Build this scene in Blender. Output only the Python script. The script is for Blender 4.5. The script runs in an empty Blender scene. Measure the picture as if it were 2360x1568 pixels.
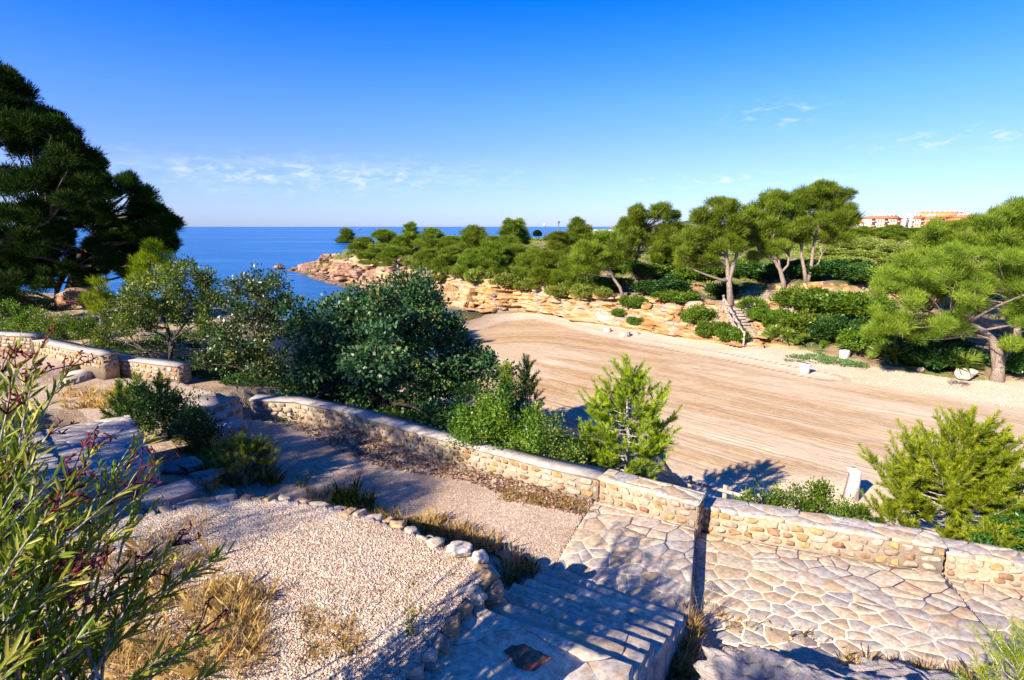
import bpy, bmesh, math
import numpy as np
from mathutils import Vector
rng = np.random.default_rng(11)
S = bpy.context.scene
# ------------------------------------------------------------------ camera
TH = math.radians(11.27); HC = 8.0; FP = 1310.6; CX, CY = 1179.5, 784.0
ct, st = math.cos(TH), math.sin(TH)
cd = bpy.data.cameras.new('camera'); cam = bpy.data.objects.new('camera', cd); S.collection.objects.link(cam)
cam.location = (0, 0, HC); cam.rotation_euler = (math.pi/2 - TH, 0, 0)
cd.sensor_width = 36; cd.lens = FP/2359*36; cd.clip_start = .05; cd.clip_end = 200000
S.camera = cam
# ------------------------------------------------------------------ light
SUN_EL = math.radians(30); SUN_AZ = (-.72, -.69)
sd = bpy.data.lights.new('sun', 'SUN'); sd.energy = 5.0; sd.angle = math.radians(.5); sd.color = (1, .88, .71)
sun = bpy.data.objects.new('sun', sd); S.collection.objects.link(sun)
_l = math.hypot(*SUN_AZ); SV = Vector((SUN_AZ[0]/_l*math.cos(SUN_EL), SUN_AZ[1]/_l*math.cos(SUN_EL), math.sin(SUN_EL)))
sun.rotation_euler = (-SV).to_track_quat('-Z', 'Y').to_euler(); sun.location = (0, 0, 60)
S.view_settings.view_transform = 'Standard'; S.view_settings.look = 'None'; S.view_settings.exposure = 1.25; S.view_settings.gamma = 1
S.cycles.max_bounces = 6; S.cycles.diffuse_bounces = 3; S.cycles.glossy_bounces = 2; S.cycles.transmission_bounces = 3; S.cycles.transparent_max_bounces = 4

def nd(nt, t, props=None, **inp):
    n = nt.nodes.new('ShaderNode'+t)
    for k, v in (props or {}).items(): setattr(n, k, v)
    for k, v in inp.items():
        s = n.inputs[int(k[1:])] if k[0] == 'i' and k[1:].isdigit() else n.inputs[k.replace('_', ' ')]
        if isinstance(v, bpy.types.NodeSocket): nt.links.new(v, s)
        else: s.default_value = v
    return n
def c4(c): return (c[0], c[1], c[2], 1)
def mathn(nt, op, a, b=0., c=None, clamp=False):
    kw = dict(i0=a, i1=b)
    if c is not None: kw['i2'] = c
    return nd(nt, 'Math', {'operation': op, 'use_clamp': clamp}, **kw).outputs[0]
def mix(nt, f, a, b, mode='MIX'):
    return nd(nt, 'MixRGB', {'blend_type': mode}, Fac=f, Color1=a if not isinstance(a, tuple) else c4(a), Color2=b if not isinstance(b, tuple) else c4(b)).outputs[0]
def ramp(nt, f, stops, interp='LINEAR'):
    n = nd(nt, 'ValToRGB', Fac=f); n.color_ramp.interpolation = interp; e = n.color_ramp.elements
    while len(e) < len(stops): e.new(.5)
    for el, (p, c) in zip(e, stops):
        el.position = p; el.color = c4(c) if isinstance(c, tuple) else (c, c, c, 1)
    return n.outputs[0]
def noise(nt, vec, scale, detail=5, rough=.55, dist=0.):
    return nd(nt, 'TexNoise', Vector=vec, Scale=scale, Detail=detail, Roughness=rough, Distortion=dist).outputs[0]
def scaled(nt, vec, s):
    return nd(nt, 'Mapping', Vector=vec, Scale=s).outputs[0]

# world: Nishita sky, deepened as this photograph's polarised sky, with thin low cloud puffs
W = bpy.data.worlds.new('World'); S.world = W; W.use_nodes = True
wn = W.node_tree; wn.nodes.clear()
sky = nd(wn, 'TexSky', {'sky_type': 'NISHITA', 'sun_disc': False, 'sun_elevation': SUN_EL, 'sun_rotation': math.atan2(SUN_AZ[0], SUN_AZ[1]), 'altitude': 0, 'air_density': 1.0, 'dust_density': .3, 'ozone_density': 2.0})
gen = nd(wn, 'TexCoord').outputs['Generated']
sep = nd(wn, 'SeparateXYZ', Vector=gen)
az = mathn(wn, 'ARCTAN2', sep.outputs[0], sep.outputs[1])
el = mathn(wn, 'ARCSINE', sep.outputs[2])
SKYT = ramp(wn, mathn(wn, 'MULTIPLY', el, 2.2, clamp=True), [(0., (.36, .46, .92)), (.10, (.36, .455, .92)), (.24, (.345, .435, .95)), (.43, (.235, .44, 1.)), (.60, (.10, .385, 1.)), (.76, (.004, .32, .97)), (1, (.004, .25, .8))])
skyc = mix(wn, 1., sky.outputs[0], SKYT, 'MULTIPLY')
cv = nd(wn, 'CombineXYZ', X=mathn(wn, 'MULTIPLY', az, 1.), Y=mathn(wn, 'MULTIPLY', el, 2.6), Z=0.).outputs[0]
def gauss(x, c, w):
    d = mathn(wn, 'DIVIDE', mathn(wn, 'SUBTRACT', x, c), w)
    return mathn(wn, 'EXPONENT', mathn(wn, 'MULTIPLY', mathn(wn, 'MULTIPLY', d, d), -1.))
R = math.radians
cn = ramp(wn, noise(wn, cv, 34., 6, .6, .4), [(.5, 0.), (.72, 1.)])
cn2 = ramp(wn, noise(wn, scaled(wn, cv, (.6, 1.6, 1)), 16., 5, .65), [(.42, 0.), (.75, 1.)])
bandA = mathn(wn, 'MULTIPLY', gauss(el, R(4.6), R(1.35)), gauss(az, R(-19), R(15)))
bandB = mathn(wn, 'MULTIPLY', gauss(el, R(9.5), R(.8)), gauss(az, R(24), R(3.2)))
bandC = mathn(wn, 'MULTIPLY', gauss(el, R(6.6), R(.8)), gauss(az, R(37), R(6)))
bandD = mathn(wn, 'MULTIPLY', gauss(el, R(4.1), R(.6)), gauss(az, R(22), R(8)))
bands = mathn(wn, 'ADD', mathn(wn, 'ADD', bandB, bandC), bandD)
clf = mathn(wn, 'ADD', mathn(wn, 'MULTIPLY', mathn(wn, 'ADD', mathn(wn, 'MULTIPLY', cn, .75), mathn(wn, 'MULTIPLY', cn2, .5)), bandA), mathn(wn, 'MULTIPLY', cn, mathn(wn, 'MULTIPLY', bands, .8)), clamp=True)
bg1 = nd(wn, 'Background', Color=skyc, Strength=.109)
bg2 = nd(wn, 'Background', Color=(.80, .86, .95, 1), Strength=.51)
ms = nd(wn, 'MixShader', i0=clf, i1=bg1.outputs[0], i2=bg2.outputs[0])
nd(wn, 'OutputWorld', Surface=ms.outputs[0])

# ------------------------------------------------------------------ helpers
def D2(x, y):                      # photo pixel -> ray (right, fwd, up) per unit depth
    u = (np.asarray(x, float)-CX)/FP; v = (np.asarray(y, float)-CY)/FP
    return u, ct - v*st, -(st + v*ct)
def P(x, y, z):                    # photo pixel at a height
    u, f, w = D2(x, y); t = (z-HC)/w
    return np.array([u*t, f*t, z])
def PT(x, y, t):                   # photo pixel at a depth
    u, f, w = D2(x, y); return np.array([u*t, f*t, HC+w*t])
def hash3(i):
    i = i.astype(np.int64); h = (i[..., 0]*374761393 + i[..., 1]*668265263 + i[..., 2]*2147483647 % 1442695041) & 0xffffffff
    h = ((h ^ (h >> 13))*1274126177) & 0xffffffff
    return ((h ^ (h >> 16)) & 0xffff)/65535.
def vn(p):
    i = np.floor(p); f = p-i; f = f*f*(3-2*f); r = 0
    for dx in (0, 1):
        for dy in (0, 1):
            for dz in (0, 1):
                w = (f[..., 0] if dx else 1-f[..., 0])*(f[..., 1] if dy else 1-f[..., 1])*(f[..., 2] if dz else 1-f[..., 2])
                r = r + w*hash3(i+np.array([dx, dy, dz]))
    return r*2-1
def fbm(p, oct=4, g=.5):
    a, r = 1., 0.
    for _ in range(oct):
        r = r+a*vn(p); p = p*2.03+17.3; a *= g
    return r
def fbm2(x, y, s, oct=4, z=0.):
    return fbm(np.stack([x*s, y*s, np.zeros_like(x)+z], -1), oct)
def smooth(a, b, x):
    t = np.clip((x-a)/(b-a), 0, 1); return t*t*(3-2*t)
def norm(v): return v/(np.linalg.norm(v, axis=-1, keepdims=True)+1e-9)
def unit(n): return norm(rng.normal(size=(n, 3)))

def mesh_np(name, V, faces, mat=None, fattr=None, vattr=None, shade=False):
    """faces: list of int arrays (M,k); fattr: {name: (per-face array list order)}"""
    me = bpy.data.meshes.new(name)
    faces = [np.asarray(f, np.int32) for f in faces if len(f)]
    V = np.asarray(V, np.float32).reshape(-1, 3)
    me.vertices.add(len(V)); me.vertices.foreach_set('co', V.ravel())
    nl = sum(f.size for f in faces); nf = sum(len(f) for f in faces)
    me.loops.add(nl); me.polygons.add(nf)
    me.loops.foreach_set('vertex_index', np.concatenate([f.ravel() for f in faces]))
    tot = np.concatenate([np.full(len(f), f.shape[1], np.int32) for f in faces])
    me.polygons.foreach_set('loop_start', np.concatenate([[0], np.cumsum(tot)[:-1]]).astype(np.int32))
    if shade: me.polygons.foreach_set('use_smooth', np.ones(nf, bool))
    for dom, dd in (('FACE', fattr or {}), ('POINT', vattr or {})):
        for k, a in dd.items():
            a = np.asarray(a, np.float32)
            if a.ndim == 1: at = me.attributes.new(k, 'FLOAT', dom); at.data.foreach_set('value', a)
            elif a.shape[1] == 4: at = me.attributes.new(k, 'FLOAT_COLOR', dom); at.data.foreach_set('color', a.ravel())
            else: at = me.attributes.new(k, 'FLOAT_VECTOR', dom); at.data.foreach_set('vector', a.ravel())
    me.update(calc_edges=True)
    for m in (mat if isinstance(mat, (list, tuple)) else [mat]):
        if m: me.materials.append(m)
    return me
def link(name, me, parent=None, loc=None):
    o = bpy.data.objects.new(name, me); S.collection.objects.link(o)
    if parent: o.parent = parent
    if loc is not None: o.location = loc
    return o
def tag(o, label=None, cat=None, group=None, kind=None):
    if label: o['label'] = label
    if cat: o['category'] = cat
    if group: o['group'] = group
    if kind: o['kind'] = kind
    return o
def thing(name, label, cat, loc=(0, 0, 0), group=None):
    o = bpy.data.objects.new(name, None); S.collection.objects.link(o); o.location = loc; o.empty_display_size = .2
    return tag(o, label, cat, group)
class Acc:
    """collects geometry with a colour per face; world coordinates, origin subtracted on build"""
    def __init__(s): s.V = []; s.F = {}; s.C = {}; s.n = 0
    def add(s, V, faces, col=(1, 1, 1)):
        V = np.asarray(V, float).reshape(-1, 3)
        if not isinstance(faces, list): faces = [faces]
        for f in faces:
            f = np.asarray(f, np.int64)
            if f.ndim == 1: f = f[None]
            k = f.shape[1]; s.F.setdefault(k, []).append(f+s.n)
            c = np.ones((len(f), 4)); c[:, :3] = col; s.C.setdefault(k, []).append(c)
        s.V.append(V); s.n += len(V)
    def poly(s, pts, col=(1, 1, 1)): s.add(pts, np.arange(len(pts)), col)
    def tube(s, pts, rad, n=7, col=(1, 1, 1), cap=True):
        pts = np.asarray(pts, float); m = len(pts); rad = np.broadcast_to(np.asarray(rad, float), (m,))
        T = norm(np.gradient(pts, axis=0)); ref = np.array([0, 0, 1.]) if abs(T[0][2]) < .9 else np.array([1., 0, 0])
        A = norm(np.cross(T, ref)); B = np.cross(T, A); a = np.linspace(0, 2*np.pi, n, endpoint=False)
        V = pts[:, None]+rad[:, None, None]*(np.cos(a)[None, :, None]*A[:, None]+np.sin(a)[None, :, None]*B[:, None])
        i = np.arange(m-1)[:, None]*n; j = np.arange(n)[None]; k = (j+1) % n
        q = np.stack([i+j, i+k, i+n+k, i+n+j], -1).reshape(-1, 4); fs = [q]
        if cap: fs += [np.arange(n)[::-1][None], (np.arange(n)+(m-1)*n)[None]]
        s.add(V, fs, col)
    def box(s, c, sz, ax=(1, 0, 0), col=(1, 1, 1), bev=0.):
        ax = norm(np.array(ax, float)); up = np.array([0, 0, 1.]) if abs(ax[2]) < .95 else np.array([0, 1., 0]); b = norm(np.cross(up, ax)); u = np.cross(ax, b)
        M = np.stack([ax, b, u]); h = np.array(sz, float)/2
        if bev > 0:
            V = []
            for sx in (-1, 1):
                for sy in (-1, 1):
                    for sz_ in (-1, 1):
                        sg = np.array([sx, sy, sz_]);
                        for k in range(3):
                            d = h-bev; d = d.copy(); d[k] = h[k]; V.append(sg*d)
            V = np.array(V)@M+np.array(c); bm = bmesh.new(); vs = [bm.verts.new(v) for v in V]
            r = bmesh.ops.convex_hull(bm, input=vs); bm.verts.index_update()
            fs = [[v.index for v in f.verts] for f in bm.faces]; VV = np.array([v.co[:] for v in bm.verts]); bm.free()
            s.add(VV, [np.array(f)[None] for f in fs], col); return
        V = np.array([[x, y, z] for x in (-1, 1) for y in (-1, 1) for z in (-1, 1)])*h@M+np.array(c)
        s.add(V, np.array([[0, 1, 3, 2], [4, 6, 7, 5], [0, 4, 5, 1], [2, 3, 7, 6], [0, 2, 6, 4], [1, 5, 7, 3]]), col)
    def prism(s, poly, z0, z1, col=(1, 1, 1), bottom=False):
        n = len(poly); p = np.asarray(poly, float); z0 = np.broadcast_to(z0, (n,)); z1 = np.broadcast_to(z1, (n,))
        V = np.concatenate([np.column_stack([p, z0]), np.column_stack([p, z1])]); i = np.arange(n); j = (i+1) % n
        fs = [np.stack([i, j, j+n, i+n], -1), (i+n)[None]]
        if bottom: fs.append(i[::-1][None])
        s.add(V, fs, col)
    def build(s, name, mat, parent=None, org=(0, 0, 0), shade=False):
        if not s.n: return None
        V = np.concatenate(s.V)-np.array(org); ks = list(s.F)
        me = mesh_np(name, V, [np.concatenate(s.F[k]) for k in ks], mat, {'col': np.concatenate([np.concatenate(s.C[k]) for k in ks])}, shade=shade)
        return link(name, me, parent, None if parent else org)
def part(acc, name, mat, root, shade=False):
    return acc.build(name, mat, root, tuple(root.location), shade)

# ------------------------------------------------------------------ materials
def newmat(name):
    m = bpy.data.materials.new(name); m.use_nodes = True; m.node_tree.nodes.clear(); return m, m.node_tree
def finish(nt, col, rough=.85, bump=None, bs=.4, bd=.02, spec=.3, **kw):
    b = nd(nt, 'BsdfPrincipled', Base_Color=col if not isinstance(col, tuple) else c4(col), Roughness=rough, **kw)
    b.inputs['Specular IOR Level'].default_value = spec
    if bump is not None:
        bn = nd(nt, 'Bump', Strength=bs, Distance=bd, Height=bump); nt.links.new(bn.outputs[0], b.inputs['Normal'])
    nd(nt, 'OutputMaterial', Surface=b.outputs[0]); return b
def leafmat(name, c1, c2, c3=None, trans=.35, gloss=.0, rough=.4):
    m, nt = newmat(name)
    rn = nd(nt, 'Attribute', {'attribute_name': 'rnd'}).outputs['Fac']
    oi = nd(nt, 'ObjectInfo').outputs['Random']
    st_ = [(0., c1), (.75, c2)]
    if c3: st_.append((.96, c3))
    col = ramp(nt, rn, st_)
    hs = nd(nt, 'HueSaturation', Hue=mathn(nt, 'ADD', mathn(nt, 'MULTIPLY', oi, .016), .492), Saturation=1.0, Value=mathn(nt, 'ADD', mathn(nt, 'MULTIPLY', oi, .4), .8), Color=col).outputs[0]
    d = nd(nt, 'BsdfDiffuse', Color=hs); t = nd(nt, 'BsdfTranslucent', Color=hs)
    s = nd(nt, 'MixShader', i0=trans, i1=d.outputs[0], i2=t.outputs[0]).outputs[0]
    if gloss > 0:
        g = nd(nt, 'BsdfGlossy', Color=(1, 1, 1, 1), Roughness=rough)
        s = nd(nt, 'MixShader', i0=gloss, i1=s, i2=g.outputs[0]).outputs[0]
    nd(nt, 'OutputMaterial', Surface=s); return m
def colmat(name, rough=.85, nscale=8., var=.5, bscale=25., bs=.5, bd=.02, tint=None, spec=.3, stain=None):
    """face colour attribute modulated by noise"""
    m, nt = newmat(name); g = nd(nt, 'TexCoord').outputs['Object']
    c = nd(nt, 'Attribute', {'attribute_name': 'col'}).outputs['Color']
    n1 = noise(nt, g, nscale, 6, .6); n2 = noise(nt, g, bscale, 6, .65)
    c = mix(nt, 1., c, ramp(nt, n1, [(.25, 1-var), (.75, 1+var*.45)]), 'MULTIPLY')
    if stain: c = mix(nt, ramp(nt, noise(nt, g, nscale*.35, 5, .7), [(.5, 0.), (.7, .8)]), c, stain)
    finish(nt, c, rough, n2, bs, bd, spec); return m

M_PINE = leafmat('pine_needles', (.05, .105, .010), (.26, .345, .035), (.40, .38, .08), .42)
M_PINED = leafmat('dark_shaded_pine_needles', (.008, .026, .008), (.034, .075, .012), (.07, .10, .02), .2)  # needles darkened so the left pines' shade sits in the leaf colour
M_PINEY = leafmat('young_pine_needles', (.08, .15, .006), (.37, .47, .018), (.58, .58, .06), .45, .0)
M_CAROB = leafmat('carob_leaves', (.010, .040, .013), (.058, .14, .042), (.24, .19, .02), .2, .025, .45)
M_OLIVE = leafmat('evergreen_leaves', (.035, .08, .010), (.15, .225, .025), (.36, .30, .06), .3, .02, .4)
M_OLIVED = leafmat('dark_evergreen_leaves', (.010, .036, .010), (.07, .115, .024), (.32, .26, .06), .25, .04, .4)
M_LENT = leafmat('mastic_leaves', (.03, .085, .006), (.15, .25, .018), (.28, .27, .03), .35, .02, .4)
M_LENTD = leafmat('dark_shaded_mastic_leaves', (.012, .05, .010), (.045, .12, .018), (.12, .16, .02), .25, .02, .4)  # darker copy of the mastic leaves, putting shade into the colour of shaded bushes
M_SCRUB = leafmat('scrub_leaves', (.10, .15, .02), (.34, .40, .07), (.48, .42, .22), .4)
M_PALM = leafmat('fan_palm_leaves', (.05, .10, .01), (.17, .24, .02), (.3, .28, .06), .3, .05)
M_OLEA = leafmat('oleander_leaves', (.010, .04, .004), (.135, .215, .010), (.50, .44, .07), .42, .015, .35)
M_GRASSD = leafmat('dry_grass_blades', (.50, .32, .08), (.76, .56, .22), (.88, .74, .42), .45)
M_GRASSG = leafmat('green_grass_blades', (.06, .10, .01), (.20, .24, .03), (.5, .4, .12), .4)
M_LITTER = leafmat('leaf_litter', (.10, .05, .03), (.30, .16, .08), (.55, .45, .35), .1)
M_SUCC = leafmat('creeper_leaves', (.05, .11, .04), (.14, .22, .08), None, .2)

def barkmat(name, c1, c2):
    m, nt = newmat(name); g = nd(nt, 'TexCoord').outputs['Object']
    v = scaled(nt, g, (6, 6, 1.6)); n = noise(nt, v, 3., 6, .7)
    vo = nd(nt, 'TexVoronoi', {'feature': 'DISTANCE_TO_EDGE'}, Vector=scaled(nt, g, (9, 9, 3)), Scale=2.).outputs[0]
    col = mix(nt, ramp(nt, vo, [(0., .9), (.12, 0.)]), ramp(nt, n, [(.3, c1), (.7, c2)]), tuple(x*.4 for x in c1))
    finish(nt, col, .95, n, .8, .05, .1); return m
M_BARK = barkmat('pine_bark', (.20, .14, .11), (.42, .35, .30))
M_BARKD = barkmat('dark_bark', (.05, .04, .035), (.14, .11, .10))
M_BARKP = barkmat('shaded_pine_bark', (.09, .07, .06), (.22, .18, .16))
M_TWIG = barkmat('pale_twigs', (.30, .26, .23), (.55, .50, .45))
M_STEM = barkmat('oleander_stems', (.22, .19, .14), (.50, .46, .38))
M_PODS = leafmat('seed_pods', (.16, .03, .035), (.40, .10, .10), (.6, .25, .2), .1)
M_YFLOW = leafmat('yellow_petals', (.7, .5, .01), (.85, .65, .02), None, .3)

M_STONE = colmat('wall_stone', .85, 14., .6, 40., .6, .02)
M_FLAG = colmat('flagstone', .8, 14., .6, 45., .35, .005, stain=(.42, .25, .12))
M_MORTAR = colmat('lime_mortar', .95, 18., .3, 60., .8, .02)
M_CONC = colmat('weathered_concrete', .9, 5., .45, 35., .5, .015)
M_WOOD = colmat('weathered_wood', .85, 6., .5, 30., .4, .01)
M_PAINT = colmat('white_paint', .6, 6., .18, 20., .2, .01)
M_BUILD = colmat('painted_render', .9, .6, .15, 3., .1, .02)
M_LIME = None
def rockmat(name, cols, scale=1., strata=0., grey=(.36, .34, .31), gfac=.6, dark=.8):
    m, nt = newmat(name); g = nd(nt, 'NewGeometry').outputs['Position']
    n1 = noise(nt, g, .55*scale, 7, .62, .6); n2 = noise(nt, scaled(nt, g, (.4, .4, 4.2)), 1.1*scale, 7, .65, .3)
    n3 = noise(nt, g, 5.*scale, 7, .7)
    col = ramp(nt, n2, [(.25, cols[0]), (.42, cols[1]), (.58, cols[2]), (.75, cols[3])])
    col = mix(nt, mathn(nt, 'MULTIPLY', ramp(nt, n1, [(.48, 0.), (.62, 1.)]), gfac), col, mix(nt, ramp(nt, n3, [(.35, 0.), (.65, 1.)]), grey, tuple(min(1, x*1.8) for x in grey)))
    cr = nd(nt, 'TexVoronoi', {'feature': 'DISTANCE_TO_EDGE'}, Vector=mix(nt, .12, g, nd(nt, 'TexNoise', Vector=g, Scale=2.*scale).outputs[1], 'ADD'), Scale=.9*scale).outputs[0]
    crk = mathn(nt, 'MULTIPLY', ramp(nt, cr, [(0., 1.), (.035, 0.)]), ramp(nt, noise(nt, g, 1.3*scale, 4, .6), [(.5, 0.), (.6, 1.)]))
    col = mix(nt, mathn(nt, 'MULTIPLY', crk, .55), col, (.10, .06, .04))
    col = mix(nt, mathn(nt, 'MULTIPLY', ramp(nt, n3, [(.28, 1.), (.45, 0.)]), dark*.7), col, (.13, .10, .08))
    pz = nd(nt, 'SeparateXYZ', Vector=g).outputs[2]; wetb = mathn(nt, 'MULTIPLY', ramp(nt, mathn(nt, 'ADD', pz, mathn(nt, 'MULTIPLY', n1, .5)), [(.35, .8), (.75, 0.)]), mathn(nt, 'LESS_THAN', pz, 1.))
    col = mix(nt, wetb, col, (.085, .055, .035))
    h = mathn(nt, 'SUBTRACT', mathn(nt, 'ADD', mathn(nt, 'MULTIPLY', n2, .8), mathn(nt, 'MULTIPLY', n3, .5)), mathn(nt, 'MULTIPLY', crk, .3))
    finish(nt, col, .92, h, .9, .25/scale, .15); return m
ORANGE = [(.22, .085, .025), (.43, .22, .075), (.56, .39, .21), (.52, .43, .33)]
M_CLIFF = rockmat('orange_limestone', ORANGE, 1., 0, (.27, .24, .22), .85)
M_SEAROCK = rockmat('brown_sea_rock', [(.11, .055, .04), (.26, .135, .085), (.38, .23, .15), (.44, .32, .24)], 1.4, 0, (.30, .22, .19), .5)
M_GREYROCK = rockmat('grey_limestone', [(.22, .18, .16), (.38, .33, .30), (.46, .40, .36), (.52, .46, .41)], 3., 0, (.28, .26, .26), .5)
M_PALEROCK = rockmat('pale_limestone', [(.34, .22, .14), (.48, .36, .25), (.55, .45, .35), (.58, .50, .42)], 2., 0, (.40, .37, .34), .5)

def groundmat(name, c, scale=1., veg=None, peb=0., bd=.03):
    m, nt = newmat(name); g = nd(nt, 'NewGeometry').outputs['Position']
    n1 = noise(nt, g, .7*scale, 6, .6); n2 = noise(nt, g, 9.*scale, 6, .7)
    col = ramp(nt, n1, [(.3, c[0]), (.5, c[1]), (.7, c[2])])
    col = mix(nt, 1., col, ramp(nt, n2, [(.25, .6), (.7, 1.15)]), 'MULTIPLY')
    if veg: col = mix(nt, ramp(nt, noise(nt, g, .35*scale, 6, .65), [(.45, 0.), (.55, 1.)]), col, mix(nt, n2, veg[0], veg[1]))
    h = n2
    if peb:
        v = nd(nt, 'TexVoronoi', {'feature': 'F1'}, Vector=g, Scale=peb, Randomness=1.); vc = v.outputs['Color']
        pc = ramp(nt, nd(nt, 'SeparateColor', Color=vc).outputs[0], [(0., .55), (.5, 1.), (1., 1.3)])
        col = mix(nt, .7, col, mix(nt, 1., col, pc, 'MULTIPLY'))
        h = mathn(nt, 'SUBTRACT', mathn(nt, 'MULTIPLY', n2, .4), v.outputs[0])
    finish(nt, col, .95, h, .7, bd, .1); return m
M_SOIL = groundmat('dry_soil', [(.20, .13, .07), (.34, .24, .15), (.45, .35, .24)], 1., [(.05, .08, .02), (.13, .15, .05)])
M_SOILN = groundmat('pale_dry_earth', [(.26, .18, .11), (.40, .29, .19), (.50, .39, .28)], 1.6, None, 30., .02)
M_GRAVEL = groundmat('pale_gravel_ground', [(.50, .37, .25), (.64, .50, .36), (.70, .58, .44)], 1.5, None, 42., .02)
M_PATH = groundmat('compacted_gravel', [(.40, .28, .20), (.52, .39, .29), (.58, .46, .35)], 1.2, None, 55., .015)

# ------------------------------------------------------------------ terrain
def mid(a, b): return (a+b)/2
WN = np.array([np.array([-60, 24., 4.4]), np.array([-22, 18.6, 4.25]), P(80, 815, 4.2), mid(P(229, 851, 4.2), P(243, 857, 3.9)), P(412, 879, 3.86), mid(P(553, 913, 3.85), P(571, 968, 3.4)),
      P(791, 985, 3.28), P(980, 1043, 3.18), P(1249, 1120, 3.12), P(1380, 1152, 3.1), mid(P(1603, 1217, 3.1), P(1609, 1222, 2.86)), mid(P(2168, 1322, 2.86), P(2174, 1326, 2.74)),
      P(2359, 1358, 2.74), np.array([12., 5.6, 2.6]), np.array([30., -2., 2.2])])
W_w = np.array([3, 2.8, 2.6, 2.6, 2.6, 2.9, 3., 3.6, 4.4, 4.6, 3.4, 2.0, 2.0, 2, 2])
W_L = np.array([28, 24, 16, 6.5, 5.5, 6.5, 10, 10, 9, 7, 4.2, 5.2, 5.5, 6, 6.])
W_p = np.array([5, 5, 4.5, 2., 1.6, 1.4, 1.2, 1, 1, 1, 1, 1, 1, 1, 1.])
W_s = np.concatenate([[0], np.cumsum(np.hypot(*np.diff(WN[:, :2], axis=0).T))])
ZS = [(W_s[0], 4.4), (W_s[1], 4.25), (W_s[2], 4.2), (W_s[3]-.85, 4.2), (W_s[3]-.65, 3.88), (W_s[4], 3.86), (W_s[5]-1.0, 3.85), (W_s[5]-.8, 3.4), (W_s[6], 3.28), (W_s[7], 3.18), (W_s[8], 3.12), (W_s[9], 3.1),
      (W_s[10]-.01, 3.1), (W_s[10]+.01, 2.86), (W_s[11]-.01, 2.86), (W_s[11]+.01, 2.74), (W_s[12], 2.74), (W_s[13], 2.6), (W_s[14], 2.2)]
ZS = np.array(ZS)
def polyline(X, Y, N, attrs=()):
    """distance (signed: + on the left of travel), arc length, interpolated z and attributes"""
    best = np.full(X.shape, 1e9); sgn = np.ones(X.shape); s = np.zeros(X.shape); out = [np.zeros(X.shape) for _ in attrs]
    acc = 0.
    for i in range(len(N)-1):
        a, b = N[i][:2], N[i+1][:2]; d = b-a; L = np.hypot(*d); u = d/L
        t = np.clip(((X-a[0])*u[0]+(Y-a[1])*u[1])/L, 0, 1)
        dx = X-a[0]-t*d[0]; dy = Y-a[1]-t*d[1]; q = np.hypot(dx, dy); m = q < best
        best = np.where(m, q, best); sg = np.sign(-u[1]*(X-a[0])+u[0]*(Y-a[1])); sgn = np.where(m, sg, sgn); s = np.where(m, acc+t*L, s)
        for k, A in enumerate(attrs): out[k] = np.where(m, A[i]*(1-t)+A[i+1]*t, out[k])
        acc += L
    return best*np.where(sgn == 0, 1, sgn), s, out
def inpoly(X, Y, poly):
    r = np.zeros(X.shape, bool); n = len(poly)
    for i in range(n):
        x1, y1 = poly[i][:2]; x2, y2 = poly[(i+1) % n][:2]
        if y1 == y2: continue
        r ^= ((y1 > Y) != (y2 > Y)) & (X < (x2-x1)*(Y-y1)/(y2-y1)+x1)
    return r
CL = [P(*q) for q in [(655, 622, 0), (705, 632, 0), (740, 646, 0), (770, 655, 0), (850, 674, 0), (940, 696, 0), (1017, 709, 0), (1061, 714, .1), (1120, 717, .3), (1193, 712, .5), (1234, 715, .55),
      (1284, 721, .6), (1316, 732, .65), (1372, 738, .7), (1461, 753, .75), (1519, 762, .8), (1578, 773, .8), (1652, 786, .8), (1712, 796, .8), (1778, 794, .85), (1860, 803, .85), (1903, 816, .85), (1979, 831, .85),
      (2026, 843, .85), (2125, 857, .85), (2224, 874, .85), (2297, 874, .85), (2420, 880, .85), (2800, 900, .85)]]
CLw = np.array([11, 9, 7, 6, 4, 3.4, 3, 2.8, 2.6, 2.4, 2.4, 2.4, 2.6, 3, 4, 5, 5.5, 6, 6.5, 7.5, 9, 10, 10, 10, 10, 10, 10, 10, 10.])
CLh = np.array([1.6, 2.2, 2.8, 3.2, 3.3, 3.2, 3.0, 3.0, 2.9, 2.7, 2.6, 2.5, 2.4, 2.3, 2.4, 2.5, 2.7, 2.8, 2.9, 3., 3.1, 3.1, 3.1, 3., 3., 2.9, 2.9, 2.9, 2.9])
BACK = [(80, 20), (900, -200), (9000, -2000), (9000, 9000), (1500, 9000), (260, 1400), (100, 520), (52, 250), (24, 165), (6, 132), (-14, 124), (-30, 122), (-40, 121)]
LAND = [tuple(c[:2]) for c in CL]+BACK
COAST = np.array([(x, y, 0) for x, y in BACK[4:]]+[tuple(CL[0][:2])+(0,)])
TERR = [(-.24, 5.72), (-.45, 6.0), (-.8, 6.25), (-1.25, 6.6), (-1.9, 7.0), (-2.6, 7.3), (-3.2, 7.48), (-3.83, 7.52), (-4.4, 7.4), (-5.0, 7.0), (-6.2, 6.2), (-7, 4), (-5, 1.2), (-1.6, 1.2), (-1.15, 3.2), (-.95, 4.1), (-.72, 4.7), (-.5, 5.25)]
TZ = 4.22
STL0 = P(1089, 1391, 4.1); STL1 = P(1284, 1301, 3.12); STR0 = P(1458, 1532, 4.1); STR1 = P(1596, 1411, 3.12)
LANDQ = [(-1.5, 2.6), (.15, 2.1), tuple(STR0[:2]), tuple(STL0[:2])]
STQ = [tuple(STL0[:2]), tuple(STR0[:2]), tuple(STR1[:2]), tuple(STL1[:2])]
PA = [P(1365, 1160, 3.1), P(1603, 1218, 3.1), P(1597, 1413, 3.1), P(1284, 1303, 3.1)]
_b = norm_ = (STL0[:2]-STL1[:2])/np.hypot(*(STL0[:2]-STL1[:2]))*.5
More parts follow.
